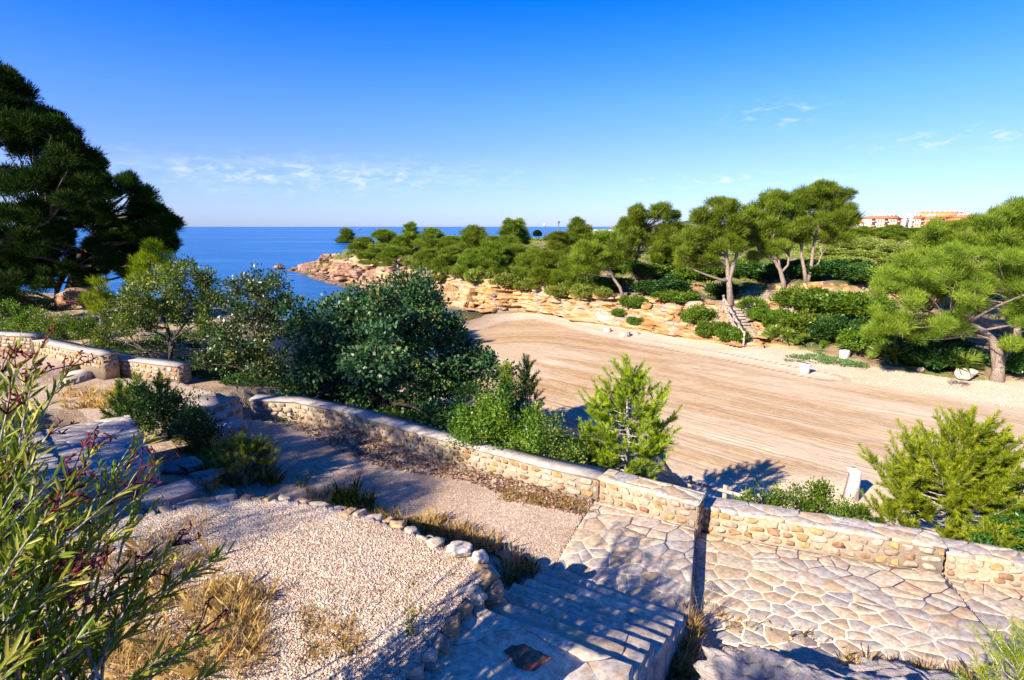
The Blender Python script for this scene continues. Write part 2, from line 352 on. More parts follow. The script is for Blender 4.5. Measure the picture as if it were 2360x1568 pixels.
PA = [PA[0], PA[1], PA[2]+np.array([*_b, 0]), PA[3]+np.array([*_b, 0])]
PB = [P(1603, 1225, 2.86), P(2171, 1325, 2.86), P(2322, 1508, 2.86), P(2200, 1560, 2.86), P(1597, 1470, 2.86)]
PC = [P(2174, 1329, 2.74), P(2420, 1372, 2.74), P(2700, 1560, 2.74), P(2322, 1520, 2.74)]
def waterd(X, Y): return (X+3.4)*.976-(Y-48)*.228
def H(X, Y, cat=False):
    X = np.asarray(X, float); Y = np.asarray(Y, float); r = np.hypot(X, Y)
    n1 = fbm2(X, Y, .22, 4); n2 = fbm2(X, Y, 1.1, 4, 5.)
    # beach
    wd = waterd(X, Y)+.6*fbm2(X, Y, .15, 2, 9.)
    hb = np.where(wd > 0, .95*(1-np.exp(-np.maximum(wd, 0)*.06)), .07*wd); hb = np.maximum(hb, -3)+.02*n2*(wd > 0)
    # near hillside
    dw, s, (w, L, pw) = polyline(X, Y, WN, (W_w, W_L, W_p)); zp = np.interp(s, ZS[:, 0], ZS[:, 1])
    q = np.clip((dw-.7)/(L-.7), 0, 2.); top = zp-.12
    down = top-(top-.75)*np.clip(q, 0, 1)**pw-4*np.clip(q-1, 0, 1)+(.12*n1+.10*n2)*smooth(.6, 2, dw)*(q < 1.3)
    b = -dw-w+.35*n1; up = zp+np.clip(b, 0, 30)*.36*smooth(0, 1.2, b)+.07*n2*smooth(0, .8, b)+.012*n2
    hn = np.where(dw > 0, down, np.minimum(up, 6.4+.05*n2))
    onpath = (dw < 0) & (b < .05)
    inT = inpoly(X, Y, TERR); hn = np.where(inT, TZ+.012*n2, hn)
    near = (Y < 60) & (r < 70)
    for poly, z in ((LANDQ, 3.8), (STQ, 2.6), (PA, 2.95), (PB, 2.72), (PC, 2.6)):
        m = near & inpoly(X, Y, poly); hn = np.where(m, np.minimum(hn, z), hn)
    h = np.maximum(hn, hb); k = np.where(hn > hb, np.where(onpath, 2, np.where(inT, 3, 1)), 0)
    # far land
    m = inpoly(X, Y, LAND)
    dc, sc, (cw, chh, cz) = polyline(X, Y, np.array(CL), (CLw, CLh, np.array(CL)[:, 2]))
    db, _, _ = polyline(X, Y, COAST); d = np.abs(dc); db = np.abs(db)
    d = np.maximum(d+(.9*fbm2(X, Y, .3, 3, 2.)+.45*fbm2(X, Y, .9, 3, 7.))*np.clip(cw/5, .5, 1.3)*smooth(0., 1.2, d), 0)
    f = smooth(0, 1, d/cw)*.55+np.clip(d/cw, 0, 1)*.45
    nl = 5.; g = f*nl+.55*fbm2(X, Y, .12, 2, 3.); fr = g-np.floor(g); terr = (np.floor(g)+smooth(.15, .75, fr))/nl
    cl = smooth(12, 7, cw); f = np.clip(f*(1-.65*cl)+.65*cl*terr, 0, 1.05)
    inl = np.interp(r, [35, 45, 55, 65, 90, 150, 350, 900, 3000], [0, .1, .5, 1.1, 1.9, 3.2, 5.2, 8, 20]); inl = np.minimum(inl, db*.22)
    Hp = chh+inl*smooth(2, 18, d)+.45*n1*smooth(3, 12, d)
    ledge = smooth(9.5, 10.2, d+1.2*n1)*.55*(X > 12)*(X < 30)*(Y < 60)
    hf = cz+.02+(Hp+ledge-cz)*f+.09*n2*smooth(0, .6, d)
    hf = np.where(db < 6, np.minimum(hf, -1+db*.8+.6*n2), hf)
    h = np.where(m, np.maximum(hf, np.minimum(hb, cz)), h); k = np.where(m, np.where((d < cw*1.25+.8) & (cw < 8.5) | (db < 7) | (ledge > .02) & (ledge < .53), 4, 5), k)
    out = ~m & (r > 130); h = np.where(out & (np.abs(X) > -1), np.minimum(h, -2), h)
    return (h, k) if cat else h
def hit(x, y, t0=3., t1=600.):
    t = np.exp(np.linspace(np.log(t0), np.log(t1), 1500)); u, f, w = D2(x, y)
    h = H(u*t, f*t); z = HC+w*t; i = np.argmax(z < h)
    return np.array([u*t[i], f*t[i], h[i]])
def ground(x, y): return float(H(np.array([x]), np.array([y]))[0])

ang = np.radians(np.concatenate([np.linspace(-66, -46, 50, endpoint=False), np.linspace(-46, 46, 640, endpoint=False), np.linspace(46, 66, 51)]))
rad = np.concatenate([np.exp(np.linspace(np.log(1.3), np.log(20), 230, endpoint=False)), np.exp(np.linspace(np.log(20), np.log(125), 480, endpoint=False)), np.exp(np.linspace(np.log(125), np.log(9000), 90))])
AA, RR = np.meshgrid(ang, rad, indexing='ij'); GX = RR*np.sin(AA); GY = RR*np.cos(AA)
GZ, GK = H(GX, GY, True); ni, nj = GX.shape
# ledges: push rock faces sideways so that strata overhang
rock = GK == 4
sx = fbm(np.stack([GX*.35, GY*.35, GZ*2.6], -1), 3)*.45*rock
GXp = GX-sx*1.5; GYp = GY-sx*1.3
idx = np.arange(ni*nj).reshape(ni, nj)
quads = np.stack([idx[:-1, :-1], idx[1:, :-1], idx[1:, 1:], idx[:-1, 1:]], -1).reshape(-1, 4)[:, ::-1]
qk = np.stack([GK[:-1, :-1], GK[1:, :-1], GK[1:, 1:], GK[:-1, 1:]], -1).reshape(-1, 4).max(1); qz = GZ.ravel()[quads].max(1)
GV = np.stack([GXp, GYp, GZ], -1).reshape(-1, 3)
# beach drawing coordinates
SP = np.array([P(1190, 800, .8), P(1500, 872, .8), P(1900, 965, .8), P(2359, 1062, .8), P(3200, 1240, .8)])
TRK = np.array([P(x, y, .78) for x, y in [(1090, 742), (1160, 724), (1234, 722), (1300, 738), (1380, 761), (1480, 783), (1600, 805), (1740, 834), (1900, 868)]])
RAK = [P(x, y, .8) for x, y in [(1040, 790), (1090, 742), (1160, 722), (1234, 721), (1300, 738), (1380, 761), (1480, 783), (1600, 805), (1740, 834), (1860, 862), (2000, 886), (2200, 918), (2500, 965), (2800, 1200), (2359, 1108), (1700, 1086), (1560, 1068), (1300, 1010), (1040, 900)]]
def sub(name, ks, mat, zmin=-.6, extra=None, shade=True):
    sel = np.isin(qk, ks) & (qz > zmin); q = quads[sel]; u, inv = np.unique(q, return_inverse=True)
    V = GV[u]; va = extra(V) if extra else None
    o = link(name, mesh_np(name, V, [inv.reshape(-1, 4)], mat, vattr=va, shade=shade)); o['kind'] = 'structure'; return o
def beach_attr(V):
    d, s, _ = polyline(V[:, 0], V[:, 1], SP); tr, ts, _ = polyline(V[:, 0], V[:, 1], TRK)
    ins = inpoly(V[:, 0], V[:, 1], RAK); rb, _, _ = polyline(V[:, 0], V[:, 1], np.array(RAK+[RAK[0]]))
    rk = np.clip(.5+np.where(ins, 1, -1)*np.abs(rb)*.55, 0, 1)
    return {'st': np.column_stack([s, np.abs(d), rk]), 'tr': np.column_stack([ts, tr, np.clip(waterd(V[:, 0], V[:, 1]), -5, 50)])}
m, nt = newmat('raked_sand'); M_SAND = m
g = nd(nt, 'NewGeometry').outputs['Position']
a1 = nd(nt, 'SeparateXYZ', Vector=nd(nt, 'Attribute', {'attribute_name': 'st'}).outputs['Vector']).outputs
a2 = nd(nt, 'SeparateXYZ', Vector=nd(nt, 'Attribute', {'attribute_name': 'tr'}).outputs['Vector']).outputs
sv = nd(nt, 'CombineXYZ', X=mathn(nt, 'MULTIPLY', a1[0], .10), Y=mathn(nt, 'MULTIPLY', a1[1], 3.4), Z=0.).outputs[0]
sv2 = nd(nt, 'CombineXYZ', X=mathn(nt, 'MULTIPLY', a1[0], .05), Y=mathn(nt, 'MULTIPLY', a1[1], .55), Z=3.).outputs[0]
fur = noise(nt, sv, 1.3, 5, .65, .5); fur2 = noise(nt, sv2, 1.2, 4, .6, .3); gr = noise(nt, g, 6., 6, .7); lg = noise(nt, g, .25, 4, .6)
damp = mix(nt, ramp(nt, fur2, [(.3, 0.), (.7, 1.)]), (.36, .22, .105), (.53, .36, .20))
damp = mix(nt, ramp(nt, fur, [(.50, 0.), (.74, .42)]), damp, (.64, .49, .32))
damp = mix(nt, ramp(nt, fur, [(.26, .34), (.44, 0.)]), damp, (.19, .11, .065))
dry = mix(nt, ramp(nt, lg, [(.3, 0.), (.7, 1.)]), (.57, .45, .31), (.65, .54, .41))
dry = mix(nt, ramp(nt, gr, [(.6, 0.), (.75, .5)]), dry, (.42, .27, .16))
rk = ramp(nt, mathn(nt, 'ADD', a1[2], mathn(nt, 'ADD', mathn(nt, 'MULTIPLY', mathn(nt, 'SUBTRACT', gr, .5), .5), mathn(nt, 'MULTIPLY', mathn(nt, 'SUBTRACT', lg, .5), 1.6))), [(.2, 0.), (.95, 1.)])
# the sand dries towards the right, away from the water
rk2 = mathn(nt, 'MULTIPLY', rk, ramp(nt, mathn(nt, 'ADD', mathn(nt, 'MULTIPLY', a2[2], .02), mathn(nt, 'MULTIPLY', fur2, .25)), [(.35, 1.), (.95, .55)]))
ptc = noise(nt, nd(nt, 'CombineXYZ', X=mathn(nt, 'MULTIPLY', a1[0], .07), Y=mathn(nt, 'MULTIPLY', a1[1], .35), Z=9.).outputs[0], 1.6, 6, .7, .6)
damp = mix(nt, 1., damp, ramp(nt, noise(nt, g, 3., 8, .75), [(.3, .72), (.7, 1.22)]), 'MULTIPLY')
rk2 = mathn(nt, 'MULTIPLY', rk2, ramp(nt, ptc, [(.36, .25), (.56, 1.)]))
col = mix(nt, rk2, dry, damp)
fp_ = nd(nt, 'TexVoronoi', {'feature': 'F1'}, Vector=g, Scale=2.6).outputs[0]
col = mix(nt, mathn(nt, 'MULTIPLY', ramp(nt, fp_, [(.06, 1.), (.16, 0.)]), mathn(nt, 'MULTIPLY', mathn(nt, 'SUBTRACT', 1.1, rk), .35)), col, (.30, .20, .13))
wet = ramp(nt, mathn(nt, 'ADD', mathn(nt, 'MULTIPLY', a2[2], .1), mathn(nt, 'MULTIPLY', gr, .15)), [(.05, 1.), (.45, 0.)])
col = mix(nt, mathn(nt, 'MULTIPLY', wet, .75), col, (.20, .13, .09))
tw = mathn(nt, 'ABSOLUTE', mathn(nt, 'SUBTRACT', mathn(nt, 'ABSOLUTE', mathn(nt, 'SUBTRACT', a2[1], .2)), .75))
lug = mathn(nt, 'MULTIPLY', mathn(nt, 'GREATER_THAN', mathn(nt, 'FRACT', mathn(nt, 'MULTIPLY', a2[0], 2.6)), .5), mathn(nt, 'LESS_THAN', tw, .2))
col = mix(nt, mathn(nt, 'MULTIPLY', mathn(nt, 'MULTIPLY', lug, mathn(nt, 'LESS_THAN', a2[0], 44.)), ramp(nt, lg, [(.35, .15), (.6, .6)])), col, (.25, .16, .10))
hgt = mathn(nt, 'ADD', mathn(nt, 'MULTIPLY', gr, .5), mathn(nt, 'ADD', mathn(nt, 'MULTIPLY', fur, mathn(nt, 'MULTIPLY', rk, 1.6)), mathn(nt, 'MULTIPLY', lug, -.8)))
finish(nt, col, .95, hgt, .8, .06, .1)
sub('beach', [0], M_SAND, -.5, beach_attr)
sub('hillside', [1], M_SOILN)
sub('gravel_path', [2], M_PATH)
sub('gravel_terrace', [3], M_GRAVEL)
sub('cliff', [4], M_CLIFF)
sub('headland', [5], M_SOIL)

# sea
ra = np.exp(np.linspace(np.log(14), np.log(90000), 330)); an = np.radians(np.linspace(-75, 75, 260)); A2, R2 = np.meshgrid(an, ra, indexing='ij')
SX = R2*np.sin(A2); SY = R2*np.cos(A2); hh = H(SX, SY); sh = np.clip((-(waterd(SX, SY))-2)/22., 0, 1); sh = np.where(SX > 6, 1, sh)
ii = np.arange(SX.size).reshape(SX.shape); sq = np.stack([ii[:-1, :-1], ii[:-1, 1:], ii[1:, 1:], ii[1:, :-1]], -1).reshape(-1, 4)
keep = hh.ravel()[sq].min(1) < .1
m, nt = newmat('sea_water'); g = nd(nt, 'NewGeometry').outputs['Position']
dep = nd(nt, 'Attribute', {'attribute_name': 'deep'}).outputs['Fac']
w1 = noise(nt, scaled(nt, g, (.25, 1., 1)), .35, 6, .65); w2 = noise(nt, scaled(nt, g, (.22, 1., 1)), 1.7, 6, .7); w3 = noise(nt, scaled(nt, g, (.012, .045, 1)), 1., 5, .6, .4)
w4 = noise(nt, scaled(nt, g, (.0035, .05, 1)), 1., 3, .5)
base = ramp(nt, dep, [(0., (.10, .085, .03)), (.12, (.02, .16, .18)), (.35, (.0, .16, .33)), (1., (.0, .105, .32))])
base = mix(nt, ramp(nt, w3, [(.45, 0.), (.7, .35)]), base, (.005, .20, .52))
base = mix(nt, ramp(nt, w4, [(.58, 0.), (.68, .34)]), base, (.25, .50, .82))
w5 = noise(nt, scaled(nt, g, (.010, .16, 1)), 1., 4, .55, .2)
base = mix(nt, ramp(nt, w5, [(.60, 0.), (.72, .30)]), base, (.22, .48, .80))
base = mix(nt, ramp(nt, w2, [(.35, .25), (.55, 0.)]), base, (0., .035, .2))
b = nd(nt, 'BsdfPrincipled', Base_Color=base, Roughness=.25, IOR=1.2); b.inputs['Specular IOR Level'].default_value = .22
hgt = mathn(nt, 'ADD', mathn(nt, 'MULTIPLY', w1, 1.), mathn(nt, 'MULTIPLY', w2, .4))
nt.links.new(nd(nt, 'Bump', Strength=.7, Distance=.35, Height=hgt).outputs[0], b.inputs['Normal'])
nd(nt, 'OutputMaterial', Surface=b.outputs[0])
o = link('sea', mesh_np('sea', np.stack([SX, SY, np.zeros_like(SX)], -1).reshape(-1, 3), [sq[keep]], m, vattr={'deep': sh.ravel()}, shade=True)); o['kind'] = 'structure'

# ------------------------------------------------------------------ masonry
FLAGC = np.array([(.56, .47, .36), (.49, .43, .36), (.62, .51, .38), (.45, .39, .34), (.60, .46, .31), (.53, .47, .40), (.53, .40, .27), (.43, .39, .36)])
STONEC = np.array([(.56, .44, .31), (.56, .37, .16), (.62, .51, .39), (.44, .28, .17), (.58, .38, .17), (.52, .44, .35), (.48, .28, .17), (.66, .57, .46), (.54, .41, .28), (.60, .50, .38)])
GROUT = (.76, .65, .49)
def clip_half(poly, p, n):
    out = []
    for i in range(len(poly)):
        a, b = poly[i], poly[(i+1) % len(poly)]; da = (a-p)@n; db = (b-p)@n
        if da <= 0: out.append(a)
        if (da < 0 < db) or (db < 0 < da): out.append(a+(b-a)*da/(da-db))
    return out
def voronoi(poly, cell, jit=.42, stretch=(1, 1), ang_=0.):
    poly = np.array([p[:2] for p in poly], float)
    if sum(poly[i][0]*poly[i-1][1]-poly[i-1][0]*poly[i][1] for i in range(len(poly))) > 0: poly = poly[::-1]
    c, s_ = math.cos(ang_), math.sin(ang_); M = np.array([[c, s_], [-s_, c]]); q = poly@M.T/np.array(stretch)
    lo, hi = q.min(0)-cell, q.max(0)+cell
    gx, gy = np.meshgrid(np.arange(lo[0], hi[0], cell), np.arange(lo[1], hi[1], cell)); sd_ = np.stack([gx.ravel(), gy.ravel()], 1)
    sd_[:, 0] += (np.round((sd_[:, 1]-lo[1])/cell) % 2)*cell*.5; sd_ = sd_+rng.uniform(-jit, jit, sd_.shape)*cell; sd_ = sd_[rng.random(len(sd_)) > .26]
    res = []
    for i, p in enumerate(sd_):
        d = np.hypot(*(sd_-p).T); nb = np.argsort(d)[1:14]; cellp = [np.array(v) for v in q]
        for k in nb:
            m_ = (p+sd_[k])/2; cellp = clip_half(cellp, m_, sd_[k]-p)
            if len(cellp) < 3: break
        if len(cellp) >= 3: res.append((np.array(cellp)*np.array(stretch))@M)
    return res
def inset(poly, g):
    c = poly.mean(0); r = np.hypot(*(poly-c).T).mean(); return c+(poly-c)*max(.3, 1-g/r)
def rough(poly, amp, seg):
    out = []
    for i in range(len(poly)):
        a, b = poly[i], poly[(i+1) % len(poly)]; L = np.hypot(*(b-a)); k = max(1, int(L/seg)); n = np.array([-(b-a)[1], (b-a)[0]])/(L+1e-9)
        for j in range(k): out.append(a+(b-a)*j/k+n*(rng.uniform(-amp, amp) if j else rng.uniform(-amp, amp)*.5))
    return np.array(out)
def area(p): x, y = p[:, 0], p[:, 1]; return abs(np.sum(x*np.roll(y, -1)-y*np.roll(x, -1)))/2
def flags(acc, poly, zf, cell, gap=.02, amp=.012, stretch=(1, 1), ang_=0., pal=FLAGC, thick=.03, fixed=None):
    cells = [c for c in voronoi(poly, cell, .49, stretch, ang_)]; fi = int(np.argmin([np.hypot(*(c.mean(0)-fixed[0])) for c in cells])) if fixed is not None else -1
    for ci_, c in enumerate(cells):
        if area(c) < .15*cell*cell*stretch[0]*stretch[1]: continue
        c = inset(rough(inset(c, gap), amp, .09), 0)
        n = len(c); col = pal[rng.integers(len(pal))]*rng.uniform(.9, 1.09); cen = c.mean(0)
        if ci_ == fi: col = fixed[2]; c = rough(cen+(c-cen)*(.17/np.hypot(*(c-cen).T).mean()), .015, .06); n = len(c); cen = c.mean(0)
        z = zf(c)+rng.uniform(-.0008, .0015); t = rng.normal(size=2)*.004
        z = z+(c-cen)@t; ci = cen+(c-cen)*.99
        V = np.concatenate([np.column_stack([c, z-thick]), np.column_stack([c, z-.0006]), np.column_stack([ci, z])]); i = np.arange(n); j = (i+1) % n
        acc.add(V, [np.stack([i, j, j+n, i+n], -1), np.stack([i+n, j+n, j+2*n, i+2*n], -1), (i+2*n)[None]], col)
def ccw(p):
    p = [np.array(q[:2], float) for q in p]; a = sum(p[i-1][0]*p[i][1]-p[i][0]*p[i-1][1] for i in range(len(p)))
    return np.array(p if a > 0 else p[::-1])
def paving(name, poly, z, cell, **kw):
    a = Acc(); a.prism(ccw(poly), z-.45, z-.0025, GROUT); flags(a, poly, lambda c: np.full(len(c), z), cell, **kw)
    o = a.build(name, M_FLAG, None, (poly[0][0], poly[0][1], z)); tag(o, kind='structure'); return o
paving('flagstone_landing', PA, 3.1, .235, gap=.015, amp=.006, stretch=(1.25, .95), ang_=.5)
paving('flagstone_path', PB, 2.86, .235, gap=.014, amp=.006, stretch=(1.2, .95), ang_=-.3)
paving('flagstone_path', PC, 2.74, .24, gap=.014, amp=.006)

# rubble stones set into wall faces
_ico = {}
def ico(k):
    if k not in _ico:
        bm = bmesh.new(); bmesh.ops.create_icosphere(bm, subdivisions=k, radius=1); bm.verts.index_update()
        _ico[k] = (np.array([v.co[:] for v in bm.verts]), np.array([[v.index for v in f.verts] for f in bm.faces])); bm.free()
    return _ico[k]
def rockV(k, sz, seed, planes=9, amp=.12, boxy=.75, fs=2.2):
    V, Fc = ico(k); r_ = np.random.default_rng(seed); p = np.sign(V)*np.abs(V)**boxy
    for _ in range(planes):
        n = norm(r_.normal(size=3)); d = r_.uniform(.55, .9); e = np.maximum(p@n-d, 0); p = p-e[:, None]*n*.85
    o_ = r_.uniform(0, 50, 3); p = p*(1+amp*fbm(V*fs+o_, 4)[:, None])
    return p*np.array(sz), Fc
def masonry(acc, a, b, z0a, z0b, z1a, z1b, nrm, row=.125, wid=(.15, .30), proud=.02):
    a = np.array(a[:2]); b = np.array(b[:2]); L = np.hypot(*(b-a)); u = (b-a)/L; hgt = min(z1a-z0a, z1b-z0b); rows = max(1, int(round(hgt/row))); rh = hgt/rows
    for r in range(rows):
        s_ = rng.uniform(-.1, .0)
        while s_ < L-.05:
            w = rng.uniform(*wid); c = s_+w/2; s0 = max(s_, 0); s1 = min(s_+w, L)
            if s1-s0 > .08 and rng.random() > .03:
                f = (s0+s1)/2/L; z = (z0a+(z0b-z0a)*f)+(r+.5)*rh+rng.uniform(-.012, .012); pos = a+u*(s0+s1)/2+nrm*(proud*.2)
                V, Fc = rockV(2, (max(.04, (s1-s0)/2-.010)*rng.uniform(.88, 1.04), .022, rh/2*rng.uniform(.74, 1.02)), rng.integers(1e9), 8, .17, .34, 3.4)
                X = V[:, :1]*u+V[:, 1:2]*nrm; acc.add(np.column_stack([pos+X, z+V[:, 2]]), Fc, STONEC[rng.integers(len(STONEC))]*rng.uniform(.56, .86)*np.array([1., .96, .92]))
            s_ += w
def wall(name, label, base, hs, th=.40, cop='concrete', group=None, ends=(True, True)):
    """base: front foot (x, y, z) from left to right, hs: height; front faces the path"""
    B = np.array(base, float); n = len(B); hs = np.broadcast_to(hs, (n,)).astype(float)
    d = np.diff(B[:, :2], axis=0); ln = norm(np.stack([-d[:, 1], d[:, 0]], 1)); vn_ = norm(np.concatenate([ln[:1], ln[:-1]+ln[1:], ln[-1:]]))
    FR = B[:, :2]; BK = FR+vn_*th; zt = B[:, 2]+hs; root = thing(name, label, 'wall', tuple(B[n//2]), group); body = Acc(); sto = Acc(); cp = Acc()
    zb = B[:, 2]-.35; ct_ = .05
    def ring(F, K, z0, z1, acc, col):
        m_ = len(F); V = np.concatenate([np.column_stack([F, z0]), np.column_stack([F, z1]), np.column_stack([K, z1]), np.column_stack([K, z0])]); i = np.arange(m_-1)
        q = [np.stack([i+k*m_, i+1+k*m_, i+1+(k+1)*m_, i+(k+1)*m_], -1) for k in range(3)]; q.append(np.stack([i+3*m_, i+1+3*m_, i+1, i], -1))
        q.append(np.array([[0, m_, 2*m_, 3*m_]])); q.append(np.array([[m_-1, 4*m_-1, 3*m_-1, 2*m_-1]])); acc.add(V, np.concatenate(q), col)
    ring(FR, BK, zb, zt-ct_, body, (.40, .31, .22))
    for i in range(n-1):
        masonry(sto, FR[i], FR[i+1], B[i, 2], B[i+1, 2], zt[i]-ct_-.01, zt[i+1]-ct_-.01, -ln[i])
    for e, k in ((0, 0), (1, n-1)):
        if ends[e]:
            u = norm(BK[k]-FR[k]); m_ = np.array([u[1], -u[0]])*(1 if e == 1 else -1)
            p, q = (FR[k], BK[k]); masonry(sto, p, q, B[k, 2]-.1, B[k, 2]-.1, zt[k]-ct_-.01, zt[k]-ct_-.01, m_)
    F2 = FR-vn_*.025; K2 = BK+vn_*.025
    e0 = norm(FR[0]-FR[1])*.03; e1 = norm(FR[-1]-FR[-2])*.02
    if ends[0]: F2[0] += e0; K2[0] += e0
    if ends[1]: F2[-1] += e1; K2[-1] += e1
    if cop == 'concrete':
        nsub = []
        for i in range(n-1):
            k = max(2, int(np.hypot(*(FR[i+1]-FR[i]))/.5))
            nsub += [(i, j/k) for j in range(k)]
        nsub.append((n-2, 1.)); lerp = lambda A: np.array([A[i]*(1-f)+A[i+1]*f for i, f in nsub])
        Fs, Ks, zs = lerp(F2), lerp(K2), lerp(zt); jz = rng.normal(size=len(zs))*.006; ring(Fs, Ks, zs-ct_+.003, zs+jz+.004, cp, (.40, .36, .33))
    else:
        ring(F2+vn_*.012, K2-vn_*.012, zt-ct_+.003, zt-.012, cp, GROUT)
        for i in range(n-1):
            quad = [F2[i], F2[i+1], K2[i+1], K2[i]]; u = norm(FR[i+1]-FR[i]); L = np.hypot(*(FR[i+1]-FR[i]))
            flags(cp, quad, lambda c: zt[i]+(zt[i+1]-zt[i])*np.clip((c-FR[i])@u/L, 0, 1), .25, gap=.010, amp=.012, stretch=(1.35, 1.), ang_=math.atan2(u[1], u[0]), thick=.055)
    part(body, 'mortar_core', M_MORTAR, root); part(sto, 'stonework', M_STONE, root); part(cp, 'coping', M_CONC if cop == 'concrete' else M_FLAG, root)
    return root
G_W = 'low stone parapet walls beside the path'
c_end = P(1603, 1217, 3.1)
wall('parapet_wall', 'long low rubble wall with smooth grey coping below the big dark carob tree', [P(580, 958, 3.38), P(680, 961, 3.34), P(791, 985, 3.28), P(980, 1043, 3.18), P(1249, 1120, 3.12), P(1376, 1150, 3.1)], .42, .40, 'concrete', G_W)
wall('parapet_wall', 'short tall rubble wall with flagstone coping at the back of the flagstone landing', [P(1381, 1153, 3.1), c_end], .45, .42, 'flag', G_W)
wall('parapet_wall', 'sunlit rubble wall with flagstone coping beside the lower flagstone path, in front of the mastic hedge', [P(1609, 1222, 2.84), P(2168, 1322, 2.84)], .46, .42, 'flag', G_W)
wall('parapet_wall', 'lowest rubble wall with flagstone coping running off the right edge of the photo', [P(2174, 1327, 2.70), P(2359, 1360, 2.70), np.array([12., 5.7, 2.55])], .42, .42, 'flag', G_W)
wall('parapet_wall', 'end length of pale stone wall between the upper path steps and the wild olive', [P(243, 858, 3.9), P(412, 880, 3.87)], .45, .42, 'concrete', G_W)
wall('parapet_wall', 'middle length of pale stone wall standing just above the upper path steps', [P(82, 816, 4.2), P(236, 852, 4.18)], .42, .42, 'concrete', G_W)
wall('parapet_wall', 'leftmost and highest length of stone wall, cut off by the left edge of the photo', [np.array([-22, 18.5, 4.28]), P(76, 813, 4.25)], .52, .42, 'concrete', G_W)

# main staircase
root = thing('stone_staircase', 'wide flagstone staircase in dappled shade going down to the sunlit landing', 'staircase', (.4, 4.5, 4.1))
NST = 7; CD = np.array([.12, -.05])
def sl(k): f = k/NST; return STL0[:2]*(1-f)+STL1[:2]*f, STR0[:2]*(1-f)+STR1[:2]*f, 4.1-(4.1-3.12)*f
a = Acc(); lq = ccw(LANDQ); a.prism(lq, 3.4, 4.092, GROUT)
flags(a, LANDQ, lambda c: np.full(len(c), 4.1), .52, gap=.012, amp=.012, pal=FLAGC[[0, 1, 2, 5, 5, 1]]*1.1, stretch=(1.2, .95), ang_=-.4, fixed=(P(1130, 1500, 4.1)[:2], .2, (.22, .08, .05)))
part(a, 'landing', M_FLAG, root)
for k in range(1, NST):
    l0, r0, _ = sl(k-1); l1, r1, z = sl(k); l0 = l0+(l1-l0)*.04; r0 = r0+(r1-r0)*.04
    a = Acc(); e = norm(r1-l1); l1 = l1-e*rng.uniform(0, .04); r1 = r1+e*rng.uniform(-.02, .04)
    q = [l0-(l1-l0)*.5, r0-(r1-r0)*.5, r1, l1]; qq = ccw(q); a.prism(qq, z-.6, z-.008, (.50, .43, .35))
    cuts = [0.]
    while cuts[-1] < .93: cuts.append(min(1., cuts[-1]+rng.uniform(.2, .5)))
    cuts[-1] = 1.; dv = (l1+r1-l0-r0)/2
    for u0, u1 in zip(cuts[:-1], cuts[1:]):
        sk = rng.normal()*.012; qd = np.array([l0+(r0-l0)*(u0+.004)-dv*.3, l0+(r0-l0)*(u1-.004)-dv*.3, l1+(r1-l1)*(u1-.004+sk)+dv*rng.uniform(.04, .07), l1+(r1-l1)*(u0+.004+sk)+dv*rng.uniform(.04, .07)])
        c = rough(qd, .010, .08); n = len(c); cen = c.mean(0); zz = z+rng.uniform(-.003, .002)+(c-cen)@(rng.normal(size=2)*.005); ci = cen+(c-cen)*.965; col = np.array([(.62, .51, .37), (.55, .46, .36), (.66, .55, .40), (.50, .42, .35), (.60, .46, .30)][rng.integers(5)])*rng.uniform(.85, 1.1); i = np.arange(n); j = (i+1) % n
        a.add(np.concatenate([np.column_stack([c, zz-.07]), np.column_stack([c, zz-.006]), np.column_stack([ci, zz])]), [np.stack([i, j, j+n, i+n], -1), np.stack([i+n, j+n, j+2*n, i+2*n], -1), (i+2*n)[None]], col)
    part(a, 'step', M_FLAG, root)
# stone steps across the gravel path
def steps(label, edges, drop):
    zc = edges[0][2]; root = thing('path_steps', label, 'steps', (*mid(P(*edges[0][0], zc), P(*edges[0][1], zc))[:2], zc-.3), 'stone steps across the gravel path')
    for (pl, pr, z), (ql, qr, _) in zip(edges[:-1], edges[1:]):
        L0, R0 = P(*pl, z)[:2], P(*pr, z)[:2]; zz = z-drop; L1, R1 = P(*ql, zz)[:2], P(*qr, zz)[:2]
        a = Acc(); back = norm(np.array([L0[0]-L1[0], L0[1]-L1[1]]))*.35
        a.prism(ccw([L0, R0, R0+back*2.6, L0+back*2.6]), z-.5, z-.002, (.46, .40, .34)); u = norm(R0-L0); nn = np.array([-back[0], -back[1]])/.35
        masonry(a, L0, R0, z-drop-.02, z-drop-.02, z-.03, z-.03, nn, row=.12)
        part(a, 'step', M_CONC, root)
    return root
steps('two pale stone steps at the far left where the upper path meets the low wall', [((147, 845), (204, 834), 4.2), ((136, 878), (226, 853), 4.05), ((130, 905), (233, 866), 3.9)], .15)
steps('three shaded stone steps beside the dark round shrub', [((464, 951), (551, 914), 3.85), ((480, 966), (557, 932), 3.70), ((513, 990), (569, 971), 3.55), ((525, 1010), (576, 985), 3.4)], .15)

